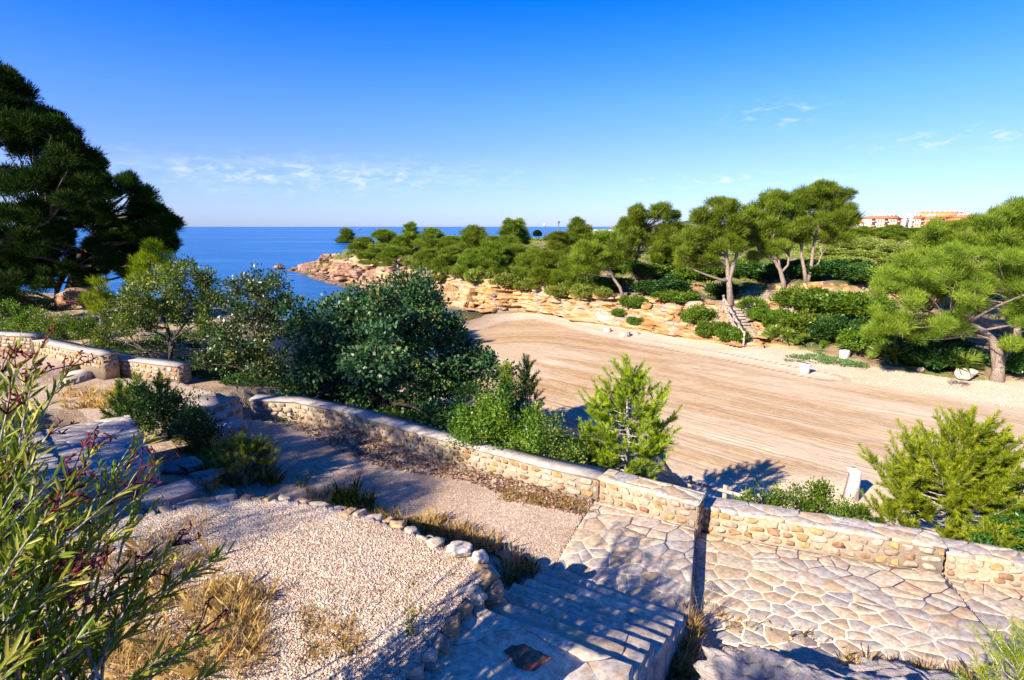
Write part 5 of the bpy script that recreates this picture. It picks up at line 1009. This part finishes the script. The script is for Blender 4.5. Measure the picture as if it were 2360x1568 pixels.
# yellow-flowered weed, tall thin weed
def weed(label, q, h, n, flower, seed):
    r_ = np.random.default_rng(seed); root = thing('weed', label, 'plant', tuple(q)); a = Acc(); lf = []; fls = []
    for k in range(n):
        d = np.array([r_.normal()*.22, r_.normal()*.22, 1.]); hh_ = h*r_.uniform(.65, 1); e = q+d*hh_; pl = bez(np.array(q), e, (np.array(q)+e)/2+np.array([0, 0, .1*h]), 6); a.tube(pl, np.linspace(.004, .0018, 6), 4)
        for j in range(18 if flower else 7):
            p = pl[r_.integers(0, 4)]; lf.append((p, norm(r_.normal(size=3)+np.array([0, 0, .6]))))
        fl = []; fls.append(fl)
        for j in range(26 if flower else 10): fl.append((e+r_.normal(size=3)*(.008, .008, .03 if flower else .008), norm(r_.normal(size=3))))
    part(a, 'stem', M_STEM, root); f = lambda L, w, l: leaf_quad(np.array([x[0] for x in L]), np.array([x[1] for x in L]), l, w)-np.array(q)
    link('leaves', leafmesh('leaves', f(lf, .012, .06), M_LENT), root); [link('flower_head', leafmesh('flower_head', f(fl, .012, .018), M_YFLOW if flower else M_GRASSG), root) for fl in fls]
q = P(945, 1462, TZ); weed('weed with yellow flower spikes at the edge of the terrace beside the stairs', q, .34, 5, True, 1)
q = P(1612, 1425, 2.95); weed('tall thin weed with small round heads in the shaded step beside the landing', q, .62, 4, False, 2)

# ------------------------------------------------------------------ oleander
root = thing('oleander', 'big oleander with long narrow leaves and dark red seed stalks filling the lower left corner', 'shrub', (-2.4, 2.2, 5.0)); a = Acc(); STK = []; LV = []; LR = []; podp = []
TIPS = [(160, 835, 4.2), (110, 800, 4.0), (60, 800, 3.6), (20, 850, 3.4), (95, 870, 3.8), (140, 870, 4.0), (40, 930, 3.3), (110, 1010, 3.6), (310, 1010, 3.8), (345, 1000, 3.9), (365, 1070, 3.9), (300, 1080, 3.6), (245, 1060, 3.5), (200, 1040, 3.4), (335, 1130, 3.6), (260, 1160, 3.3), (350, 1180, 3.5), (160, 1140, 3.1), (100, 1160, 3.0), (520, 1290, 3.6), (490, 1300, 3.5), (440, 1330, 3.3), (400, 1250, 3.4), (380, 1290, 3.2), (330, 1270, 3.2), (300, 1330, 3.0), (500, 1440, 3.3), (470, 1480, 3.2), (430, 1470, 3.1), (380, 1420, 3.0), (520, 1530, 3.2), (60, 1250, 2.8), (30, 1080, 2.9), (20, 1180, 2.8), (200, 1250, 3.0)]
for k in range(95): TIPS.append((rng.uniform(-60, 360)*rng.uniform(.4, 1), rng.uniform(1060, 1650), rng.uniform(2.5, 3.3)))
for k in range(16): TIPS.append((rng.uniform(-60, 110), rng.uniform(830, 1100), rng.uniform(2.8, 3.6)))
for x, y, t in TIPS:
    e = PT(x+rng.normal()*8, y+rng.normal()*8, t*rng.uniform(.94, 1.06)); b0 = np.array([-2.5+rng.normal()*.35, 2.0+rng.normal()*.35, 4.9]); md = b0*.45+e*.55+np.array([-.25, .0, .28])+rng.normal(size=3)*.06
    pl = bez(b0, e, md, 16); a.tube(pl, np.linspace(.013, .0035, 16), 5); tg = norm(pl[-1]-pl[-2])
    for j in range(9 if rng.random() < .6 else 6, 16):
        for s3 in range(3 if j > 8 else 1):
            for rep in range(2 if j > 10 else 1):
                p = pl[j]+(pl[j-1]-pl[j])*rng.random(); tgt = norm(pl[j]-pl[j-1]); d = norm(tgt*.8+norm(np.cross(tgt, unit(1)[0]))*rng.uniform(.3, .9)+np.array([0, 0, .15])); LV.append((p, d)); LR.append(np.clip(.15+.55*(j-6)/9+rng.random()*.3, 0, 1))  # lower leaves toned darker, painting the shade inside the shrub
    if rng.random() < .36:
        stalks = Acc(); STK.append(stalks)
        for b in range(rng.integers(3, 6)):
            e2 = e+norm(tg*.9+unit(1)[0]*.7)*rng.uniform(.07, .17); stalks.tube([e, (e+e2)/2+unit(1)[0]*.01, e2], [.0045, .004, .0035], 4); 
            for c in range(rng.integers(2, 5)):
                e3 = e2+norm(tg*.5+unit(1)[0])*rng.uniform(.02, .05); stalks.tube([e2, e3], [.003, .006], 4)
Pn = np.array([v[0] for v in LV]); Dn = np.array([v[1] for v in LV]); n = len(Pn); Ls = rng.uniform(.075, .15, n)[:, None]; sd_ = norm(np.cross(Dn, unit(n))); up_ = np.cross(sd_, Dn); bend = rng.uniform(-.25, .12, n)[:, None]*up_*np.sign(up_[:, 2:3])
w = (Ls*.072); A0 = Pn; A1 = Pn+Dn*Ls*.35+bend*Ls*.15; A2_ = Pn+Dn*Ls*.7+bend*Ls*.5; A3 = Pn+Dn*Ls+bend*Ls; dn = -up_*w*.35
V = np.stack([A0, A1, A2_, A3, A1+sd_*w-dn, A2_+sd_*w*.8-dn, A1-sd_*w-dn, A2_-sd_*w*.8-dn], 1).reshape(-1, 3)-np.array(root.location); bi = (np.arange(n)*8)[:, None]
tri = np.concatenate([bi+np.array([[0, 4, 1]]), bi+np.array([[0, 1, 6]]), bi+np.array([[2, 5, 3]]), bi+np.array([[2, 3, 7]])]); qd = np.concatenate([bi+np.array([[1, 4, 5, 2]]), bi+np.array([[6, 1, 2, 7]])]); LR = np.array(LR)
part(a, 'stems', M_STEM, root, True); link('leaves', mesh_np('leaves', V, [tri, qd], M_OLEA, {'rnd': np.concatenate([LR]*6)}), root)
for st_k in STK: part(st_k, 'seed_stalk', M_PODS, root)

# ------------------------------------------------------------------ things people made
# wooden steps down to the beach
root = thing('wooden_steps', 'rustic timber steps with a two-rail log handrail coming down to the sand', 'wooden steps', tuple(hit(1712, 800))); q0 = hit(1712, 803); q1 = hit(1672, 716)
top_ = PT(1664, 725, depth(q0)+4.2); top_[2] = max(q1[2], 2.5); nS = 13; ax = norm(np.array([q0[0]-top_[0], q0[1]-top_[1]])); sdv = np.array([-ax[1], ax[0]]); sdv = sdv if sdv[0] > 0 else -sdv
stp = lambda f: np.array([top_[0]*(1-f)+q0[0]*f, top_[1]*(1-f)+q0[1]*f, top_[2]*(1-f)+(q0[2]+.12)*f])
WC = (.50, .40, .30)
for k in range(nS):
    f = k/(nS-1); c = stp(f); a = Acc(); c2 = c[:2]+sdv*.62; zg = ground(*c2); a.box((c2[0], c2[1], max(c[2], zg+.08)-.07), (1.15, .30, .14), (sdv[0], sdv[1], 0), np.array(WC)*rng.uniform(.85, 1.2), .02); part(a, 'step', M_WOOD, root)
posts = []
for f in (0., .27, .52, .76, 1.0):
    c = stp(f); a = Acc(); zg = min(c[2], ground(c[0], c[1]))-.25; a.tube([(c[0], c[1], zg), (c[0]+.01, c[1], c[2]+.92)], [.06, .055], 8, np.array((.42, .33, .26))*rng.uniform(.85, 1.15)); part(a, 'post', M_WOOD, root, True); posts.append(np.array([c[0]-.06, c[1], c[2]]))
for hgt in (.84, .42):
    a = Acc()
    for p, q_ in zip(posts[:-1], posts[1:]): a.tube([p+np.array([0, 0, hgt])-(q_-p)*.03, q_+np.array([0, 0, hgt])+(q_-p)*.03], [.05, .05], 7, (.46, .37, .29))
    part(a, 'rail', M_WOOD, root, True)
# log fence behind the near wall
fp = [PT(1588, 1140, 14.6), PT(1667, 1172, 13.5), PT(1745, 1200, 12.6)]; 
for p in fp: p[2] = ground(p[0], p[1])
root = thing('log_fence', 'low two-rail log fence in shade behind the gap between the two walls', 'fence', tuple(fp[1])); tp = [PT(1588, 1094, 14.6), PT(1667, 1113, 13.5), PT(1745, 1133, 12.6)]
for b, tt in zip(fp, tp): a = Acc(); a.tube([b-np.array([0, 0, .2]), np.array([b[0], b[1], tt[2]])], .055, 8, (.42, .32, .25)); part(a, 'post', M_WOOD, root, True)
for dz in (.12, .46):
    a = Acc(); pr = [np.array([b[0]-.08, b[1]-.03, tt[2]-dz]) for b, tt in zip(fp, tp)]; pr[0] = pr[0]+(pr[0]-pr[1])*.08; a.tube(pr, .045, 7, (.48, .40, .34)); part(a, 'rail', M_WOOD, root, True)
# white post (beach shower pillar)
q = PT(1957, 1150, 15.6); q[2] = ground(q[0], q[1]); root = thing('white_post', 'white tapered beach post with a short beak-like top behind the mastic hedge', 'post', tuple(q)); zt = PT(1963, 1074, 15.6)[2]-q[2]; a = Acc()
a.prism(np.array([(-.15, -.13), (.17, -.13), (.17, .13), (-.15, .13)])+q[:2], q[2]-.2, q[2]+.001, (.8, .72, .68)); V = []
prof = [(-.15, .0, .17), (-.02, zt-.20, .17), (-.09, zt-.02, .15)]
bt = [(-.15, 0), (.17, 0), (.17, zt-.05), (.10, zt), (-.12, zt), (-.13, zt-.06), (-.03, zt-.17)]; n_ = len(bt); V = [(q[0]+x, q[1]+y, q[2]+z) for y in (-.12, .12) for x, z in bt]; i = np.arange(n_); a.add(V, [i[None], (i[::-1]+n_)[None], np.stack([i, i+n_, (i+1) % n_+n_, (i+1) % n_], -1)], (.85, .78, .74)); part(a, 'pillar', M_PAINT, root)
# bin, white block, sacks
q = hit(1853, 862); root = thing('white_tub', 'white round tub standing alone on the pale sand', 'tub', tuple(q)); a = Acc(); a.tube([q-np.array([0, 0, .05]), q+np.array([0, 0, .38]), q+np.array([0, 0, .46])], [.20, .24, .25], 18, (.85, .83, .80)); part(a, 'body', M_PAINT, root, True)
a = Acc(); a.tube([q+np.array([0, 0, .44]), q+np.array([0, 0, .50])], [.275, .275], 18, (.85, .84, .82)); part(a, 'rim', M_PAINT, root, False)
q = hit(1945, 824); a = Acc(); th_ = np.array([.9, .35, .12]); a.box(q+np.array([0, 0, .16]), (.42, .36, .46), th_, (.85, .80, .76), .03); o = a.build('white_block', M_PAINT, None, tuple(q)); tag(o, 'tilted white concrete block among creepers at the bank foot', 'block')
for i, (x, y, lb) in enumerate([(1720, 1139, 'white round-backed sack left of the other, by the log fence'), (1762, 1146, 'white sack at the left end of the mastic hedge')]):
    q = PT(x, y+8, 14.2+i*-.4); q[2] = ground(q[0], q[1]); rock_thing('white_sack', lb, q, (.34, .20, .15), M_PAINT, 500+i, .3, 'white sacks by the log fence', 'sack', 4, .08, .9, 3, .1)
# creeper on the sand
pp = scatter_px([(1800, 822), (1900, 818), (1990, 838), (2010, 850), (1940, 845), (1900, 835)], 500); o = link('creeper', leafmesh('creeper', leaf_quad(pp[rng.integers(60, size=2400)]+unit(2400)*np.array([.22, .22, .04])+np.array([0, 0, .04]), norm(unit(2400)+np.array([0, 0, .7])), .10, .06), M_SUCC)); tag(o, 'bluish green creeper on the sand around the white block', 'creeper', kind='stuff')
# lamp posts on the headland
for x, yt, yb, lb, dark in [(1254.5, 516, 545, 'slim lamp post with a pale head rising from the headland beside the round clipped tree', 0), (1286.5, 510, 548, 'dark lamp post with a square lantern, right of the pale one', 1)]:
    q = hit(x, 556); t = depth(q); h = PT(x, yt, t)[2]-q[2]; root = thing('lamp_post', lb, 'lamp post', tuple(q), None); a = Acc(); a.tube([q-np.array([0, 0, .1]), q+np.array([0, 0, h-.35])], [.11, .07], 8, (.12, .12, .13)); part(a, 'pole', M_PAINT, root, True)
    a = Acc(); a.tube([q+np.array([0, 0, h-.4]), q+np.array([0, 0, h-.15]), q+np.array([0, 0, h])], [.12, .26, .10], 8, (.15, .15, .16) if dark else (.75, .75, .75)); part(a, 'lantern', M_PAINT, root)
# white wall on the far shore
q = PT(1380, 539, 190.); zt = PT(1380, 530, 190.)[2]; a = Acc(); a.box((q[0], q[1], zt-1.5), (13., .6, 3.), (1, .1, 0), (.85, .80, .74), .05); a.box((q[0]-1, q[1], zt+.09), (11., .9, .16), (1, .1, 0), (.7, .62, .55), .04); tag(a.build('white_wall', M_BUILD, None, (q[0], q[1], zt-3)), 'low whitish wall on the far shore against the sea', 'wall')
# boat and bird
q = PT(826, 527.5, 1500.); q[2] = 0; a = Acc(); V = [(q[0]+x, q[1]+y, z) for x, y, z in [(-6, -1.3, .2), (4, -1.3, .2), (7.5, 0, 1.9), (4, 1.3, .2), (-6, 1.3, .2), (-6, -1.5, 1.5), (4, -1.5, 1.6), (4, 1.5, 1.6), (-6, 1.5, 1.5)]]
a.add(V, [np.array([[0, 1, 6, 5], [3, 4, 8, 7], [4, 0, 5, 8], [0, 4, 3, 1]]), np.array([[1, 2, 6], [2, 3, 7], [6, 2, 7], [1, 3, 2]]), np.array([[5, 6, 7, 8]])], (.10, .10, .12)); root = thing('fishing_boat', 'tiny dark boat far out near the horizon', 'boat', tuple(q)); part(a, 'hull', M_PAINT, root); a = Acc(); a.box(q+np.array([-2.5, 0, 2.6]), (3., 2., 2.2), (1, 0, 0), (.3, .3, .32), .1); part(a, 'cabin', M_PAINT, root)
q = PT(917, 383.5, 120.); a = Acc(); sp_ = [(-.75, .10), (-.35, .22), (0, .05), (.35, .22), (.75, .10)]
a.tube([q+np.array([-.0, -.3, 0]), q+np.array([0, -.1, .03]), q+np.array([0, .15, .02]), q+np.array([0, .32, 0])], [.02, .08, .06, .015], 8, (.12, .12, .13))
for (x0, z0), (x1, z1) in zip(sp_[:-1], sp_[1:]): a.add([q+np.array(v) for v in [(x0, -.10, z0), (x1, -.10, z1), (x1, .10, z1), (x0, .10, z0), (x0, -.10, z0-.03), (x1, -.10, z1-.03), (x1, .10, z1-.03), (x0, .10, z0-.03)]], np.array([[0, 1, 2, 3], [7, 6, 5, 4], [0, 4, 5, 1], [2, 6, 7, 3]]), (.12, .12, .13))
tag(a.build('gull', M_PAINT, None, tuple(q)), 'distant dark gull gliding in the open sky above the headland', 'bird')
# apartment buildings
CRM, SAL, TER, ORA, WHT = (.74, .52, .38), (.66, .34, .25), (.42, .16, .09), (.66, .25, .10), (.82, .78, .76)
def building(label, x0, x1, ytop, ybot, t, floors, bays, wallc, roofc, tower=None, roofy=6.):
    p0 = PT(x0, ytop, t); p1 = PT(x1, ytop, t); zb = PT(x0, ybot, t)[2]-4; W_ = p1[0]-p0[0]; zt = p0[2]; dpt = 14.; yc = p0[1]
    root = thing('apartment_building', label, 'building', (p0[0]+W_/2, yc, zb), 'apartment buildings on the far right'); a = Acc(); a.box((p0[0]+W_/2, yc+dpt/2, (zb+zt)/2), (W_, dpt, zt-zb), (1, 0, 0), wallc); part(a, 'wall', M_BUILD, root)
    fh = (zt-PT(x0, ybot, t)[2])/floors
    for f in range(floors):
        zc = zt-fh*(f+.55)
        for b in range(bays):
            xc = p0[0]+W_*(b+.5)/bays; bw = W_/bays; a = Acc()
            if b % 2 == 0:   # loggia: flat dark panel standing for the shaded recess with arch, slab and railing
                a.box((xc, yc-.03, zc), (bw*.62, .10, fh*.55), (1, 0, 0), (.10, .06, .05)); a.tube([(xc, yc-.05, zc+fh*.20), (xc, yc-.02, zc+fh*.20)], bw*.31, 14, (.10, .06, .05)); part(a, 'loggia', M_BUILD, root)
                a = Acc(); a.box((xc, yc-.5, zc-fh*.24), (bw*.7, .9, .2), (1, 0, 0), wallc); a.box((xc, yc-.9, zc-fh*.12), (bw*.7, .12, fh*.2), (1, 0, 0), SAL); part(a, 'balcony', M_BUILD, root)
            else:
                for s_ in (-.22, .22): a.box((xc+bw*s_, yc-.03, zc), (bw*.2, .10, fh*.38), (1, 0, 0), (.16, .08, .07))
                part(a, 'window', M_BUILD, root)
    a = Acc(); rh = 2.2*roofy/6; xA, xB, yA, yB = p0[0]-.6, p0[0]+W_+.6, yc-.8, yc+dpt+.8; rd = min(roofy, W_*.4)
    V = [(xA, yA, zt), (xB, yA, zt), (xB, yB, zt), (xA, yB, zt), (xA+rd, yc+dpt/2, zt+rh), (xB-rd, yc+dpt/2, zt+rh)]; a.add(V, [np.array([[0, 1, 5, 4], [2, 3, 4, 5], [3, 2, 1, 0]]), np.array([[1, 2, 5], [3, 0, 4]])], roofc); part(a, 'roof', M_BUILD, root)
    a = Acc(); a.box((p0[0]+W_*.55, yc+dpt/2+.5, zt+rh*.7+.4), (W_*.62, 1.2, 1.3), (1, 0, 0), WHT)
    for k in range(max(2, bays)): a.box((p0[0]+W_*(.25+.6*k/max(2, bays)), yc+dpt/2-1.2, zt+rh*.9+.5), (.9, .9, 1.6), (1, 0, 0), WHT)
    part(a, 'chimney_row', M_BUILD, root)
    for k, (fx, fw, fz) in enumerate(tower or []): a = Acc(); a.box((p0[0]+W_*fx, yc+2.5, (zt+fz+zb)/2), (W_*fw, 6.1, zt+fz-zb), (1, 0, 0), WHT); part(a, 'tower', M_BUILD, root)
    return root
building('long orange-roofed building behind the cream blocks, highest on the skyline', 2105, 2255, 500, 516, 460., 2, 8, ORA, ORA, None, 12)
building('cream apartment block with terracotta roof and white towers, leftmost of the large blocks', 2006, 2093, 504, 524, 390., 2, 6, CRM, TER, [(.90, .10, 1.4)])
building('cream and salmon apartment block in the middle, right of the white tower', 2093.6, 2145, 504, 523, 392., 2, 4, CRM, TER, [(.10, .16, 1.5)])
building('salmon-coloured end block partly behind pines, right of the cream blocks', 2145.6, 2178, 505, 524, 386., 2, 3, SAL, TER)
building('orange end wing at the right end of the long orange-roofed building', 2212, 2258, 502, 520, 420., 1, 3, ORA, TER)
building('small low house with an orange roof left of the cream blocks', 1973, 1992, 514, 522, 380., 1, 2, WHT, ORA, None, 4)
# hills beyond
hx = np.linspace(1500, 2700, 160); V = []
for x in hx:
    y = 515-10*math.exp(-((x-1990)/70)**2)-8*math.exp(-((x-2290)/60)**2)-4*math.exp(-((x-1590)/40)**2)+2*math.sin(x*.05)+1.2*math.sin(x*.13); b = PT(x, 530, 7000.); tq = PT(x, y, 7300.); V += [(b[0], b[1], -5), tuple(tq), (tq[0], tq[1]+900, -5)]
k = np.arange(159)*3; Fh = np.concatenate([np.stack([k, k+3, k+4, k+1], -1), np.stack([k+1, k+4, k+5, k+2], -1)]); o = link('hills', mesh_np('hills', V, [Fh], groundmat('hill_scrub', [(.06, .09, .05), (.08, .11, .06), (.11, .13, .08)], .01), shade=True)); o['kind'] = 'structure'
